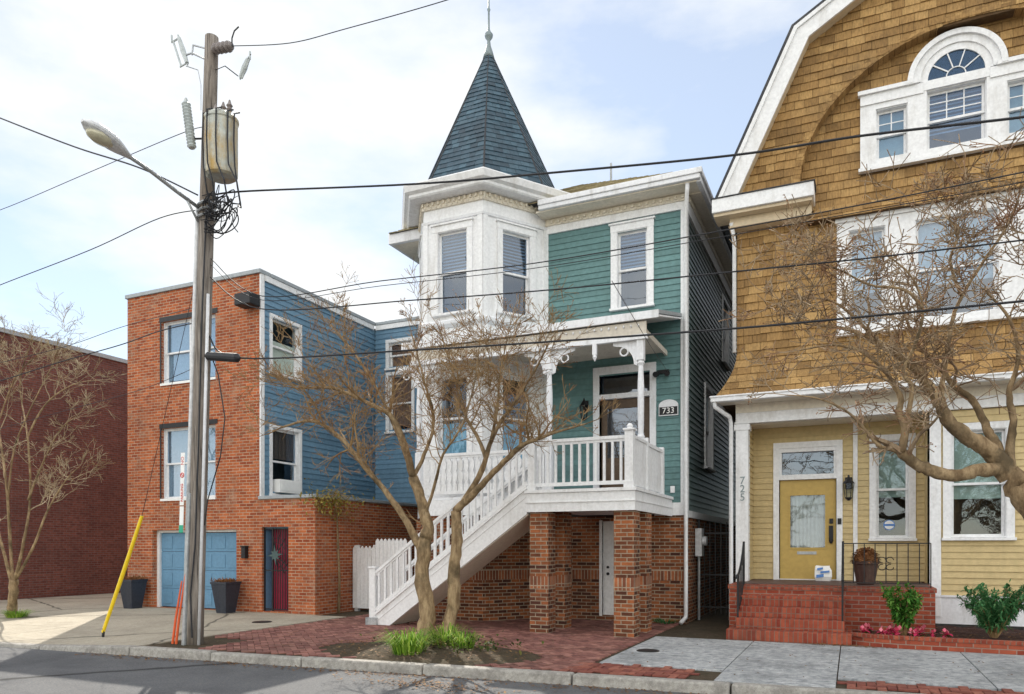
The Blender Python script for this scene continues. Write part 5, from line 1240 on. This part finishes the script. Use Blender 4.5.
vtext('NO', .085, pp(2.9).x - .148, 2.93, M['sign_red'], s1); vtext('PARKING', .07, pp(2.6).x - .148, 2.42, M['sign_red'], s1)
b = MB(); c = pp(2.7, -.148, -.202); b.tube([c + Vector((.035 * math.cos(2 * math.pi * i / 20), -.003, .035 * math.sin(2 * math.pi * i / 20))) for i in range(21)], .007, 5); b.bar(c + Vector((-.025, -.003, .025)), c + Vector((.025, -.003, -.025)), .006, .01); b.build('prohibition_mark', M['sign_red'], s1)
# transformer
tp = pp(7.98, .50, -.22); b = MB(); b.lathe(tp.x, tp.y, [(.20, 7.29), (.24, 7.32), (.245, 7.35), (.245, 8.14), (.26, 8.16), (.26, 8.2), (.18, 8.27), (.02, 8.3)], 24); tr = b.build('transformer', M['transformer'], UP, smooth=False)
b = MB()
for z in (7.50, 8.05): b.bar((tp.x - .05, tp.y + .2, z), pp(z), .1, .06)
b.build('bracket', M['grey_metal'], tr)
b = MB()
for q in (-.14, .02, .15): b.lathe(tp.x + q, tp.y + .02, [(.03, 8.30), (.05, 8.33), (.03, 8.36), (.05, 8.39), (.03, 8.42), (.012, 8.48)], 10)
b.build('bushing', M['porcelain'], tr)
for q, l in ((-.16, .0), (-.02, .05), (.13, .1), (.24, .12), (.27, .0)):
    b = MB(); x, y = tp.x + q, tp.y - math.sqrt(max(.0, max(.26 ** 2, q * q) - q * q)) - .015
    b.tube([(x, y + .12, 8.30), (x + .01, y, 8.22), (x + .01, y - .01, 7.80), (x + .03, y - .01, 7.40), (x + .07 + l, y, 7.10), (x + .05 + l, y + .1, 6.80), (x - .1, y + .18, 6.9)], .013, 5); b.build('lead_cable', M['cable'], tr)
b = MB(); r2 = random.Random(3)
def smooth_tube(b, P, r, n=4):
    S = []
    for i in range(len(P) - 1):
        p0, p1, p2, p3 = P[max(i - 1, 0)], P[i], P[i + 1], P[min(i + 2, len(P) - 1)]
        for k in range(5): t = k / 5; S.append(.5 * ((2 * p1) + (p2 - p0) * t + (2 * p0 - 5 * p1 + 4 * p2 - p3) * t * t + (3 * p1 - p0 - 3 * p2 + p3) * t ** 3))
    S.append(P[-1]); b.tube(S, r, n)
for i in range(20):
    a = pp(r2.uniform(6.75, 7.2), r2.uniform(.02, .2), -.14); w_ = r2.uniform(.25, .62); z0 = r2.uniform(6.55, 7.0); dy = r2.uniform(-.2, .12)
    P = [a, a + Vector((w_ * .5, dy * .6, r2.uniform(-.1, .12))), Vector((a.x + w_, a.y + dy, z0 + .18)), Vector((a.x + w_ * .95, a.y + dy, z0)), Vector((a.x + w_ * .5, a.y + dy * .5, z0 - r2.uniform(.05, .22))), pp(z0 + r2.uniform(-.1, .1), .1, -.13)]
    if i % 4 == 0: P = P[:4] + [P[3] + Vector((r2.uniform(0, .12), 0, -.14))]
    smooth_tube(b, P, r2.choice((.006, .008, .011)))
b.build('service_wires', M['cable'], UP)
b = MB()
for z, t_ in ((7.05, .02), (6.95, .016), (6.85, .018)): b.tube([pp(z) + Vector((.145 * math.cos(a_ * math.pi / 8), .145 * math.sin(a_ * math.pi / 8), .02 * math.sin(a_))) for a_ in range(17)], t_, 5)
b.build('wire_wrap', M['grey_metal'], UP)
# insulators and cut-outs
b = MB(); a = pp(9.5, .1, -.05); e = a + Vector((.44, -.05, -.1)); n = 9
for i in range(n):
    p_ = a.lerp(e, i / n); q_ = a.lerp(e, (i + 1) / n); b.tube([p_, p_.lerp(q_, .3), p_.lerp(q_, .6), q_], [.035, .085 if i % 2 else .06, .08 if i % 2 else .06, .035], 12)
b.build('strain_insulator', M['porcelain'], UP, smooth=True); W4A = e
b = MB(); b.tube([e, e + Vector((0, 0, .12)), e + Vector((.05, 0, .22)), e + Vector((.14, 0, .26))], .012, 5); b.build('jumper_wire', M['cable'], UP)
def cutout(base, tip, off, name='fuse_cutout'):
    b = MB(); b.tube([base, base.lerp(tip, .5), tip], [.03, .045, .03], 10); u = Vector(off)
    b.tube([base + u, tip + u], .016, 6); b.tube([base - (tip - base) * .08, base, base + u * 1.2], .014, 5); b.tube([tip + (tip - base) * .12, tip, tip + u * 1.25, tip + u * 1.3 + Vector((0, 0, .12))], .016, 5)
    return b.build(name, M['porcelain_grey'], UP)
cb, ct_ = at(187, 63, PYp), at(179, 38, PYp); cutout(cb, ct_, (-.13, 0, -.02))
b = MB(); b.tube([pp(9.36), at(192, 53, PYp), at(186, 55, PYp)], .016, 5); b.tube([pp(9.55), at(193, 45, PYp)], .014, 5); b.tube([at(193, 45, PYp), at(192, 55, PYp)], .014, 5); b.tube([at(186, 66, PYp), at(198, 70, PYp), at(201, 85, PYp), at(201, 110, PYp)], .008, 4); b.build('bracket_arm', M['grey_metal'], UP)
cb, ct_ = at(240.5, 78, PYp), at(248, 59, PYp); cutout(cb, ct_, (.03, 0, -.01))
b = MB(); b.tube([pp(9.2, .1), at(225, 66, PYp), at(238, 76, PYp)], .008, 4); b.tube([ct_, at(251, 54, PYp)], .008, 4); b.build('jumper_wire', M['cable'], UP)
b = MB(); a, e = at(192, 148, PYp - .15), at(186, 103, PYp - .15); n = 14
for i in range(n): p_ = a.lerp(e, i / n); q_ = a.lerp(e, (i + 1) / n); b.tube([p_, p_.lerp(q_, .5), q_], [.05, .072, .05], 12)
b.tube([e, e + Vector((0, 0, .08))], [.05, .015], 8); ar = b.build('lightning_arrester', M['porcelain_grey'], UP)
b = MB(); b.tube([at(188, 139, PYp - .15), pp(8.13)], .016, 5); b.build('arrester_bracket', M['black_metal'], ar)
# street lamp arm and head
h0 = pp(6.98, -.05, -.1); h1 = Vector((-9.65, 7.6, 7.28)); h2 = Vector((-9.66, 6.93, 7.42))
b = MB(); b.tube([h0, h0.lerp(h1, .35) + Vector((0, 0, .0)), h0.lerp(h1, .75) + Vector((0, 0, .02)), h1, h1.lerp(h2, .2)], .03, 10); b.tube([pp(6.75, -.05, -.12), h0.lerp(h1, .2)], .018, 6); la = b.build('lamp_arm', M['grey_metal'], UP, smooth=True)
b = MB(); n = 9; prof = [.045, .08, .12, .15, .165, .165, .15, .11, .03]
rings = []
for i in range(n):
    c = h1.lerp(h2, -.05 + 1.12 * i / (n - 1)); ring = []
    for j in range(14):
        a = 2 * math.pi * j / 14; k = .42 if math.sin(a) > 0 else .28; ring.append(c + Vector((prof[i] * math.cos(a), 0, prof[i] * 1.25 * k * math.sin(a) * 1.4)))
    rings.append(ring)
for r0, r1 in zip(rings, rings[1:]):
    for j in range(14): b.face([r0[j], r0[(j + 1) % 14], r1[(j + 1) % 14], r1[j]])
b.face(rings[0][::-1]); b.face(rings[-1]); lh = b.build('lamp_head', M['pale_metal'], UP)
b = MB(); c = h1.lerp(h2, .62); b.v = []; 
for k_, (r, dz) in enumerate(((1.0, -.045), (.85, -.09), (.4, -.11))):
    pass
b.lathe(0, 0, [(.02, -.115), (.09, -.1), (.13, -.06), (.14, -.02)], 16)
for v in b.v: v.y *= 1.7; v += c
b.build('lamp_lens', M['lens'], lh, smooth=True)
b = MB(); c = h1.lerp(h2, .45); b.lathe(c.x, c.y, [(.04, c.z + .07), (.04, c.z + .13), (.02, c.z + .15)], 10); b.build('photocell', M['black_metal'], lh)
# orange strips at the pole foot
for i, (xo, tz) in enumerate(((-.35, 1.0), (-.27, 1.12))):
    b = MB(); p0 = pp(-.02, xo, -.12); p1 = pp(tz, xo + .2, -.15); b.tube([p0, p0.lerp(p1, .4) + Vector((-.012, 0, 0)), p1], [.022, .02, .012], 6); b.build('orange_marker', M['orange_plastic'], UP)
b = MB(); b.tube([pp(.1, .10, -.14), pp(.8, .05, -.15), pp(1.6, .11, -.14), pp(3.3, .12, -.14), pp(5, .10, -.13), pp(6.9, .12, -.12)], .014, 5); b.tube([pp(4.7, .15), pp(4.3, .35), pp(3.6, .52), pp(3.0, .45), pp(2.3, .2), pp(1.9, .15)], .010, 5); b.build('riser_cable', M['cable'], UP)

# guy-wire marker
g0 = on_ground(103, 634); g1 = at(142, 516, g0.y + .25)
T = thing('guy_marker', 'yellow plastic guy-wire guard leaning on the pavement near the driveway', 'guy guard', g0); b = MB(); b.tube([g0 + Vector((0, 0, .03)), g0.lerp(g1, .5), g1], [.03, .036, .03], 10); b.build('guard_tube', M['yellow_plastic'], T)
b = MB(); b.tube([g0 - Vector((0, 0, .05)), g0 + Vector((.02, 0, .1))], .025, 6); b.tube([g1, g1.lerp(pp(6.6), .5), pp(6.6)], .006, 4); b.build('guy_wire', M['cable'], T)

# ------------------------------------------------------------------ overhead wires
def wire(label, pts, r=.011, Y=None, name='power_line', mat='cable'):
    P = []
    for q in pts:
        if isinstance(q, Vector): P.append(q)
        else: P.append(at(q[0], q[1], q[2] if len(q) > 2 else 8.85 + .0 * q[0]))
    # smooth with Catmull-Rom
    S = []; n = len(P)
    for i in range(n - 1):
        p0, p1, p2, p3 = P[max(i - 1, 0)], P[i], P[i + 1], P[min(i + 2, n - 1)]
        for k in range(8):
            t = k / 8; S.append(.5 * ((2 * p1) + (p2 - p0) * t + (2 * p0 - 5 * p1 + 4 * p2 - p3) * t * t + (3 * p1 - p0 - 3 * p2 + p3) * t ** 3))
    S.append(P[-1]); b = MB(); b.tube(S, r * .8, 6); o = b.build(name, M[mat], loc=P[0]); tag(o, label, 'cable', 'overhead wires along the street'); return o
YL = 8.85
wire('thick twisted cable sagging from pole wires past the spire base to the shingled gable', [Vector(pp(7.2, .15)), (250, 191, YL), (415, 184, YL + .05), (560, 172, YL + .1), (735, 155, YL + .15), (860, 136, YL + .2), (1024, 117, YL + .25), (1120, 103, YL + .3)], .017)
wire('twisted cable running from the pole past the street lamp, sloping upward away from the pole', [(-90, 82, YL - .3), (0, 118, YL - .3), (75, 147, YL - .25), (140, 168, YL - .2), Vector(pp(7.2, -.1, -.1))], .017)
wire('thin wire meeting the pole beside the grey arrester', [(-60, 228, YL + 1.0), (0, 210, YL + .9), (90, 172, YL + .6), (185, 132, YL + .3), Vector(pp(8.3))], .008)
wire('grey wire reaching the pole below the transformer, under the lamp arm', [(-60, 310, YL + .6), (0, 285, YL + .6), (90, 250, YL + .4), (160, 218, YL + .2), Vector(pp(7.0))], .01)
wire('bare top wire leaving the brown insulator at the pole top towards the sky', [W4A, (290, 43, YL), (345, 29, YL), (447, 0, YL), (560, -38, YL)], .008)
wire('sagging service cable crossing the dark brick building to the upper window by the pole', [(-60, 398, YL + .4), (0, 381, YL + .5), (60, 362, YL + .6), (120, 345, YL + .8), (160, 331, YL + .4), Vector(pp(5.2))], .012)
wire('thin telephone wire crossing the gap between the dark and orange brick houses', [(-40, 372, YL + 1), (60, 348, YL + 1), (125, 326, YL + .8), Vector(pp(5.45))], .007)
wire('faint lower wire in front of the dark brick wall below the service cable', [(-40, 440, YL + .6), (60, 412, YL + .6), (140, 390, YL + .5), Vector(pp(4.5))], .006)
wire('upper wire of a pair crossing the tower windows and green wall', [Vector(pp(6.2, .1)), (262, 296, YL), (380, 281, YL), (536, 263, YL), (715, 232, YL), (860, 205, YL), (1024, 172, YL), (1100, 156, YL)], .009)
wire('lower thin companion wire of the pair crossing the tower windows', [Vector(pp(6.1, .1)), (262, 300, YL), (380, 286, YL), (536, 268, YL), (715, 238, YL), (860, 212, YL), (1024, 182, YL), (1100, 166, YL)], .006)
wire('cable crossing below the tower windows and over the porch roof', [Vector(pp(5.9, .1)), (262, 309, YL), (415, 300, YL), (560, 289, YL), (740, 271, YL), (860, 259, YL), (1024, 240, YL), (1100, 230, YL)], .011)
wire('thick black cable crossing in front of the porch beam and tree tops', [Vector(pp(4.95, .12)), (240, 358, YL), (415, 350, YL), (560, 341, YL), (740, 328, YL), (860, 317, YL), (1024, 301, YL), (1100, 293, YL)], .016)
b = MB(); a, e = at(206, 356, YL - .05), at(240, 358, YL - .05); b.tube([a, a.lerp(e, .08), a.lerp(e, .92), e], [.03, .07, .07, .02], 12); b.build('cable_closure', M['cable'], UP)
wire('slack service drop hanging from the cables to the porch corner of the green house', [(612, 281, YL), Vector((-5.3, 11.2, 6.2)) if False else (650, 345, 11.5), (668, 372, 15.1)], .006)

# ------------------------------------------------------------------ trees
def seg_twigs(tw, p, d, r, L, depth, rr, up=.12, pods=None, spread=.7, crook=.18, rmin=.0036):
    """one twig with wander, then children"""
    n = max(2, int(L / .10)); pts = [p]; rad = [r]; q = p.copy(); dd = d.copy()
    for i in range(n):
        dd = (dd + Vector((rr.gauss(0, crook), rr.gauss(0, crook), rr.gauss(0, crook * .8) + up * .35))).normalized(); q = q + dd * (L / n); pts.append(q.copy()); rad.append(max(rmin, r * (1 - .70 * (i + 1) / n)))
    tw.tube(pts, rad, 5 if r > .012 else 3, cap=False)
    if depth > 0:
        k = rr.randint(3, 5) if L > .5 else rr.randint(2, 3)
        for i in range(k):
            t = rr.uniform(.25, 1.0); j = min(n, max(1, int(t * n))); ax = Vector((rr.gauss(0, 1), rr.gauss(0, 1), rr.gauss(0, .7) + up)).normalized()
            nd = (dd * (1 - spread * .55) + ax * spread).normalized()
            seg_twigs(tw, pts[j], nd, max(rmin, rad[j] * .68), L * rr.uniform(.45, .75), depth - 1, rr, up, pods, spread, crook, rmin)
    elif pods is not None and rr.random() < .22:
        for _ in range(rr.randint(2, 4)):
            c = q + Vector((rr.gauss(0, .02), rr.gauss(0, .02), rr.gauss(0, .02))); s = rr.uniform(.005, .010)
            i = len(pods.v); pods.v += [c + Vector(v) * s for v in ((1, 0, 0), (-1, 0, 0), (0, 1, 0), (0, -1, 0), (0, 0, 1.2), (0, 0, -1.2))]
            for f in ((0, 2, 4), (2, 1, 4), (1, 3, 4), (3, 0, 4), (2, 0, 5), (1, 2, 5), (3, 1, 5), (0, 3, 5)): pods.f.append(tuple(i + x for x in f)); pods.m.append(1)
KR = .86
def limb(b, pts, r0, r1, n=8, seed=0):
    rr = random.Random(seed); P = []
    for i in range(len(pts) - 1):
        p0, p1, p2, p3 = pts[max(i - 1, 0)], pts[i], pts[i + 1], pts[min(i + 2, len(pts) - 1)]
        for k in range(5): t = k / 5; P.append(.5 * ((2 * p1) + (p2 - p0) * t + (2 * p0 - 5 * p1 + 4 * p2 - p3) * t * t + (3 * p1 - p0 - 3 * p2 + p3) * t ** 3))
    P.append(pts[-1]); m = len(P); rad = [(r0 + (r1 - r0) * (i / (m - 1)) ** .8) * rr.uniform(.92, 1.08) * KR for i in range(m)]; P = [q + Vector((rr.gauss(0, 1), rr.gauss(0, 1), rr.gauss(0, 1))) * rad[k] * (.09 if 0 < k < m - 1 else 0) for k, q in enumerate(P)]
    b.tube(P, rad, n); return P, rad
def tree(name, label, base, limbs, twig_mat, seed, n_tw, tlen, up=.12, spread=.7, depth=3, from_f=.35, crook=.18, n_br=5, thick=1.0, rmin=.0036):
    """limbs: (list of (px,py,Y), r0, r1, number weight). The first limbs are trunks."""
    T = thing(name, label, 'tree', base); rr = random.Random(seed); crown = MB(); pods = crown
    for i, (pts, r0, r1, wgt, tr_) in enumerate(limbs):
        P3 = [q if isinstance(q, Vector) else at(*q) for q in pts]; b = MB()
        P, rad = limb(b, P3, r0 * thick, r1 * thick, 10 if r0 > .05 else 7, seed + i); b.build('trunk' if tr_ else 'branch', M['bark'], T, smooth=True)
        for q in range(int(n_tw * wgt) + int(n_br * wgt + .5)):
            big = q >= int(n_tw * wgt)
            f = from_f + (1 - from_f) * rr.random() ** .8; j = min(len(P) - 2, int(f * (len(P) - 1))); dirv = (P[j + 1] - P[j]).normalized()
            ax = Vector((rr.gauss(0, 1), rr.gauss(0, 1), rr.gauss(0, .6) + .35)).normalized(); nd = (dirv * .45 + ax * .8).normalized()
            if big: seg_twigs(crown, P[j], nd, min(rad[j] * .6, .026 * thick), tlen * rr.uniform(1.2, 1.9), depth, rr, up, pods, spread, crook, rmin)
            else: seg_twigs(crown, P[j], nd, min(rad[j] * .45, .011), tlen * rr.uniform(.6, 1.2), depth - 1, rr, up, pods, spread, crook, rmin)
        if wgt > .1: seg_twigs(crown, P[-1], (P[-1] - P[-3]).normalized(), rad[-1] * .9, tlen * .9, depth, rr, up, pods, spread * .8, crook, rmin)
    crown.build('crown', [twig_mat, M['pod']], T)
    return T
Yt = 10.4
L = []
L.append(([Vector((-6.3, 10.35, -.02)), (427, 610, Yt), (422, 575, Yt), (425, 541, Yt), (428, 528, Yt), (422, 504, Yt), (413, 477, Yt + .02)], .175, .095, .05, True))
L.append(([Vector((-5.98, 10.45, -.02)), (453, 605, Yt + .15), (454, 575, Yt + .15), (457, 540, Yt + .15), (456, 511, Yt + .15)], .14, .10, .0, True))
L.append(([(421, 550, Yt), (407, 522, Yt - .1), (389, 496, Yt - .25), (364, 466, Yt - .45), (341, 438, Yt - .6), (312, 421, Yt - .7), (280, 428, Yt - .75)], .085, .018, .85, False))
L.append(([(413, 477, Yt), (407, 453, Yt - .1), (393, 418, Yt - .3), (370, 404, Yt - .45), (335, 389, Yt - .6), (298, 388, Yt - .7)], .08, .016, 1.0, False))
L.append(([(413, 477, Yt), (400, 440, Yt + .3), (380, 395, Yt + .6), (352, 350, Yt + .8), (330, 325, Yt + .9)], .05, .012, .7, False))
L.append(([(413, 477, Yt), (424, 455, Yt + .1), (434, 420, Yt + .15), (424, 380, Yt + .1), (412, 335, Yt)], .05, .01, .7, False))
L.append(([(424, 520, Yt), (436, 480, Yt - .2), (443, 455, Yt - .4), (462, 425, Yt - .5), (474, 385, Yt - .5), (480, 340, Yt - .5)], .035, .009, .6, False))
L.append(([(456, 511, Yt + .15), (475, 492, Yt), (494, 472, Yt - .1), (520, 447, Yt - .3), (535, 440, Yt - .4), (557, 432, Yt - .5), (585, 424, Yt - .6)], .085, .012, .6, False))
L.append(([(462, 505, Yt + .15), (482, 470, Yt + .1), (490, 444, Yt + .1), (501, 421, Yt + .1), (512, 406, Yt), (535, 370, Yt - .1), (548, 345, Yt - .1)], .065, .012, .8, False))
L.append(([(486, 458, Yt + .1), (479, 440, Yt + .2), (464, 412, Yt + .3), (452, 370, Yt + .4), (440, 330, Yt + .4)], .045, .01, .8, False))
L.append(([(490, 444, Yt + .1), (497, 410, Yt - .1), (500, 375, Yt - .2), (508, 335, Yt - .2)], .035, .009, .6, False))
tree('crape_myrtle', 'bare two-stemmed crape myrtle growing from a grassy bed before the staircase', (-6.2, 10.4, 0), L, M['twig'], 11, 34, .50, up=.13, spread=.62, crook=.15, n_br=9, rmin=.0038)
# the big tree reaching in from beyond the frame
Yr = 9.9
L = [([Vector((2.35, 10.25, 0)), (1062, 590, Yr + .2), (1046, 530, Yr + .05), (1024, 498, Yr), (1010, 477, Yr)], .19, .135, 0, True),
     ([(1011, 478, Yr), (996, 456, Yr - .05), (977, 443, Yr - .1), (953, 426, Yr - .1), (940, 405, Yr - .1), (925, 381, Yr - .1), (905, 360, Yr - .15), (880, 345, Yr - .2), (850, 330, Yr - .3), (815, 325, Yr - .4)], .125, .014, 1.0, False),
     ([(1004, 470, Yr), (981, 470, Yr - .2), (955, 476, Yr - .3), (933, 471, Yr - .4), (914, 463, Yr - .45), (901, 452, Yr - .5)], .085, .06, .15, False),
     ([(901, 452, Yr - .5), (905, 430, Yr - .5), (899, 413, Yr - .5), (901, 398, Yr - .5), (892, 383, Yr - .5), (884, 370, Yr - .5), (862, 352, Yr - .55), (835, 345, Yr - .6), (800, 350, Yr - .7)], .052, .010, .9, False),
     ([(901, 452, Yr - .5), (880, 446, Yr - .6), (865, 430, Yr - .65), (845, 410, Yr - .7), (815, 398, Yr - .75), (785, 395, Yr - .8)], .028, .006, .45, False),
     ([(1006, 470, Yr), (996, 445, Yr + .15), (987, 428, Yr + .2), (972, 400, Yr + .3), (955, 387, Yr + .35), (938, 365, Yr + .4), (915, 340, Yr + .4), (900, 300, Yr + .4)], .07, .012, .9, False),
     ([(1011, 478, Yr), (1010, 443, Yr + .1), (1013, 420, Yr + .1), (1009, 392, Yr + .1), (1018, 360, Yr + .1), (1010, 320, Yr), (985, 290, Yr)], .06, .012, .8, False),
     ([(905, 430, Yr - .5), (912, 389, Yr - .6), (903, 372, Yr - .6), (915, 345, Yr - .6), (923, 309, Yr - .6), (910, 275, Yr - .6), (880, 250, Yr - .6)], .032, .008, .8, False),
     ([(940, 405, Yr - .1), (945, 365, Yr), (952, 322, Yr), (962, 296, Yr), (985, 259, Yr), (1005, 230, Yr), (1018, 200, Yr)], .035, .010, .9, False),
     ([(923, 309, Yr - .6), (905, 290, Yr - .65), (870, 285, Yr - .7), (840, 270, Yr - .75), (815, 262, Yr - .8)], .022, .007, .6, False),
     ([(962, 296, Yr), (950, 262, Yr - .1), (958, 235, Yr - .15), (945, 215, Yr - .2)], .022, .007, .7, False),
     ([(880, 345, Yr - .2), (855, 318, Yr - .2), (828, 300, Yr - .2), (790, 300, Yr - .25), (760, 312, Yr - .3)], .024, .007, .7, False),
     ([(1024, 498, Yr), (1048, 450, Yr), (1058, 400, Yr), (1052, 340, Yr), (1035, 290, Yr), (1030, 240, Yr)], .09, .014, .9, False)]
tree('street_tree', 'large bare tree with heavy crooked limbs spreading in front of the yellow house', (2.35, 10.25, 0), L, M['twig_brown'], 23, 7, .48, up=.12, spread=.85, crook=.27, n_br=6, thick=1.12, rmin=.0052)
# the young tree by the driveway
Yl = 10.6; L = [([Vector((-17.35, 10.65, -.03)), (13, 600, Yl), (14, 580, Yl)], .13, .11, 0, True)]
for i, (xs, r) in enumerate((([(12, 585), (2, 545), (-12, 490), (-22, 420), (-30, 370)], .05), ([(13, 585), (10, 540), (6, 480), (-2, 420), (-4, 360), (4, 335)], .05), ([(14, 583), (22, 550), (30, 500), (28, 440), (20, 385), (30, 345)], .05), ([(15, 580), (32, 550), (48, 510), (66, 480), (80, 466)], .045), ([(28, 500), (44, 460), (60, 430), (78, 415)], .03), ([(26, 440), (45, 405), (72, 385), (98, 380)], .03), ([(8, 500), (14, 450), (30, 410), (50, 370), (58, 350)], .03), ([(-4, 430), (14, 380), (34, 358)], .025))):
    L.append(([(x, y, Yl + rnd.uniform(-.4, .4) * (k / 4)) for k, (x, y) in enumerate(xs)], r, .009, .75, False))
tree('young_tree', 'slender bare multi-stemmed tree standing by the dark brick building', (-17.35, 10.65, 0), L, M['twig_pale'], 31, 7, .5, up=.18, spread=.65, n_br=4)
# bare trees on the other side of the street, seen only as a mass in the window glass
b = MB(); rr = random.Random(77)
for i in range(9):
    x, y, sc_ = -34 + 7.4 * i + rr.uniform(-2, 2), rr.uniform(-22, -15), rr.uniform(4.6, 6.4); t_ = MB()
    P = [Vector((0, 0, 0)), Vector((.02, 0, .35)), Vector((rr.uniform(-.1, .1), rr.uniform(-.1, .1), .8)), Vector((rr.uniform(-.2, .2), rr.uniform(-.2, .2), 1.5))]
    t_.tube(P, [.06, .05, .04, .015], 7)
    for k in range(34):
        f = rr.uniform(.3, 1) * 3; j = min(2, int(f)); seg_twigs(t_, P[j].lerp(P[j + 1], f - j), Vector((rr.gauss(0, 1), rr.gauss(0, 1), .7)).normalized(), .012, rr.uniform(.4, .75), 2, rr, .1, None, .6)
    k0 = len(b.v); b.v += [Vector((x, y, -.1)) + v * sc_ for v in t_.v]; b.f += [tuple(k0 + q for q in f) for f in t_.f]; b.m += t_.m
o = b.build('far_woods', M['twig']); o['kind'] = 'stuff'
# climbing plant on the single-storey brick wall
T = thing('climbing_vine', 'woody vine with yellowing leaves on the low brick wall beside the picket gate', 'vine', (-11.05, 14.3, 0)); b = MB(); p0 = Vector((-11.06, 14.35, -.02)); pts = [p0, p0 + Vector((.0, .03, .8)), p0 + Vector((.02, -.05, 1.6)), p0 + Vector((.03, -.1, 2.3)), p0 + Vector((.08, -.3, 2.75))]
b.tube(pts, [.035, .03, .026, .02, .014], 6); b.build('stem', M['bark'], T, smooth=True)
b = MB(); rr = random.Random(5)
for i in range(26): seg_twigs(b, pts[3 + i % 2] + Vector((0, rr.uniform(-.4, .3), 0)), Vector((rr.uniform(-.5, .8), rr.uniform(-1, .8), rr.uniform(-.2, .4))).normalized(), .007, rr.uniform(.3, .6), 1, rr, -.02)
f = MB()
for i in range(620): q = Vector((-11.05 + rr.gauss(.1, .22), 13.95 + rr.gauss(0, .42), 2.62 + rr.gauss(0, .16))); leaf(f, q, rdir(.1), .08, .045, 0, .4)
b.build('twigs', M['twig'], T); f.build('foliage', M['vine'], T)

# bed under the crape myrtle: soil mound, grass tufts, litter
b = MB(); nx_, ny_ = 26, 18; bx, by, rx_, ry_ = -5.75, 9.55, 1.9, 1.05
for i in range(nx_):
    for j in range(ny_):
        q = []
        for di, dj in ((0, 0), (1, 0), (1, 1), (0, 1)):
            rr_ = (j + dj) / ny_; a = 2 * math.pi * (i + di) / nx_; x, y = bx + rx_ * rr_ * math.cos(a), by + ry_ * rr_ * math.sin(a); y = max(y, kerb_y(x) + .17)
            q.append(Vector((x, y, -.02 + .10 * max(0, 1 - rr_ ** 2) + .012 * math.sin(x * 17) * math.cos(y * 19))))
        b.face(q)
struct(b.build('tree_bed_ground', M['soil'], smooth=True))
def tuft(x, y, z, n, h, rad, label, mat='grass'):
    T = thing('grass_tuft', label, 'grass tuft', (x, y, z), 'grass tufts under the crape myrtle'); b = MB()
    for i in range(n):
        a = rnd.uniform(0, 2 * math.pi); rr_ = rad * math.sqrt(rnd.random()) * .6; p0 = Vector((x + rr_ * math.cos(a), y + rr_ * math.sin(a), z - .01)); d = Vector((math.cos(a), math.sin(a), 0)); hh = h * rnd.uniform(.5, 1.0); o = rad * rnd.uniform(.2, 1.0); w_ = d.cross(Vector((0, 0, 1))) * rnd.uniform(.006, .012)
        pts = [p0, p0 + d * o * .25 + Vector((0, 0, hh * .6)), p0 + d * o * .65 + Vector((0, 0, hh * .95)), p0 + d * o * 1.1 + Vector((0, 0, hh * .8))]
        for k in range(3): w0, w1 = w_ * (1 - k * .28), w_ * (1 - (k + 1) * .28); b.face([pts[k] - w0, pts[k] + w0, pts[k + 1] + w1, pts[k + 1] - w1])
    b.build('blades', M[mat], T); return T
c = on_ground(408, 652, .05); tuft(c.x, c.y, .03, 260, .38, .40, 'largest bright green grass tuft, outermost towards the staircase foot')
c = on_ground(446, 645, .06); tuft(c.x, c.y, .05, 150, .36, .34, 'green grass tuft between the two tree stems')
c = on_ground(463, 648, .06); tuft(c.x, c.y, .05, 110, .3, .3, 'small green grass tuft by the thinner tree stem, nearest the brick piers')
b = MB()
for i in range(260): leaf(b, Vector((bx + rnd.gauss(.35, .5), by + rnd.gauss(.1, .35), .08 + rnd.uniform(0, .14))), rdir(.3), .09, .045, 0, .4)
tag(b.build('ground_cover', leafmat('ivy_leaf', (.03, .05, .015), (.10, .13, .03), (.2, .13, .05)), loc=(0, 0, 0)), None, None, None, 'stuff')
c = on_ground(20, 617); tuft(c.x - .1, c.y, .0, 150, .18, .35, 'small green grass tuft at the foot of the tree by the driveway')['group'] = 'grass tufts by the driveway'
c = on_ground(668, 622); tuft(c.x, c.y - .2, .0, 90, .12, .35, 'sparse weeds at the brick wall below the downspout', 'leaf_blue')['group'] = 'weeds by the downspout'
# fallen leaves
b = MB()
def litter(x, y, z, s): a = rnd.uniform(0, 6.3); d = Vector((math.cos(a), math.sin(a), rnd.uniform(-.1, .25))); leaf(b, Vector((x, y, z + .004)), d, s, s * .55, 0, -.1)
for i in range(1500):
    x = rnd.uniform(-11, 3); y = kerb_y(x) - abs(rnd.gauss(0, .16)) - .03; litter(x, y, -.128, rnd.uniform(.025, .06))
for i in range(380):
    x, y = rnd.gauss(-4.7, .55), rnd.gauss(7.75, .14); litter(x, y, -.128 + rnd.uniform(0, .02), rnd.uniform(.025, .065))
for i in range(700): a = rnd.uniform(0, 6.28); r_ = math.sqrt(rnd.random()); litter(bx + 1.85 * r_ * math.cos(a), max(kerb_y(bx) + .3, by + 1.0 * r_ * math.sin(a)), .02 + .09 * (1 - r_ * r_), rnd.uniform(.03, .06))
for i in range(420): x, y = rnd.uniform(-10.2, 4), rnd.uniform(9.0, 13); litter(x, y, .006, rnd.uniform(.02, .05))
for i in range(160): litter(rnd.gauss(-.1, .35), rnd.gauss(12.72, .06), .008, rnd.uniform(.03, .06))
for i in range(500): x, y = rnd.uniform(.1, 5), rnd.uniform(12.9, 15); litter(x, y, .16, rnd.uniform(.03, .07))
o = b.build('fallen_leaves', M['dry_leaf']); o['kind'] = 'stuff'
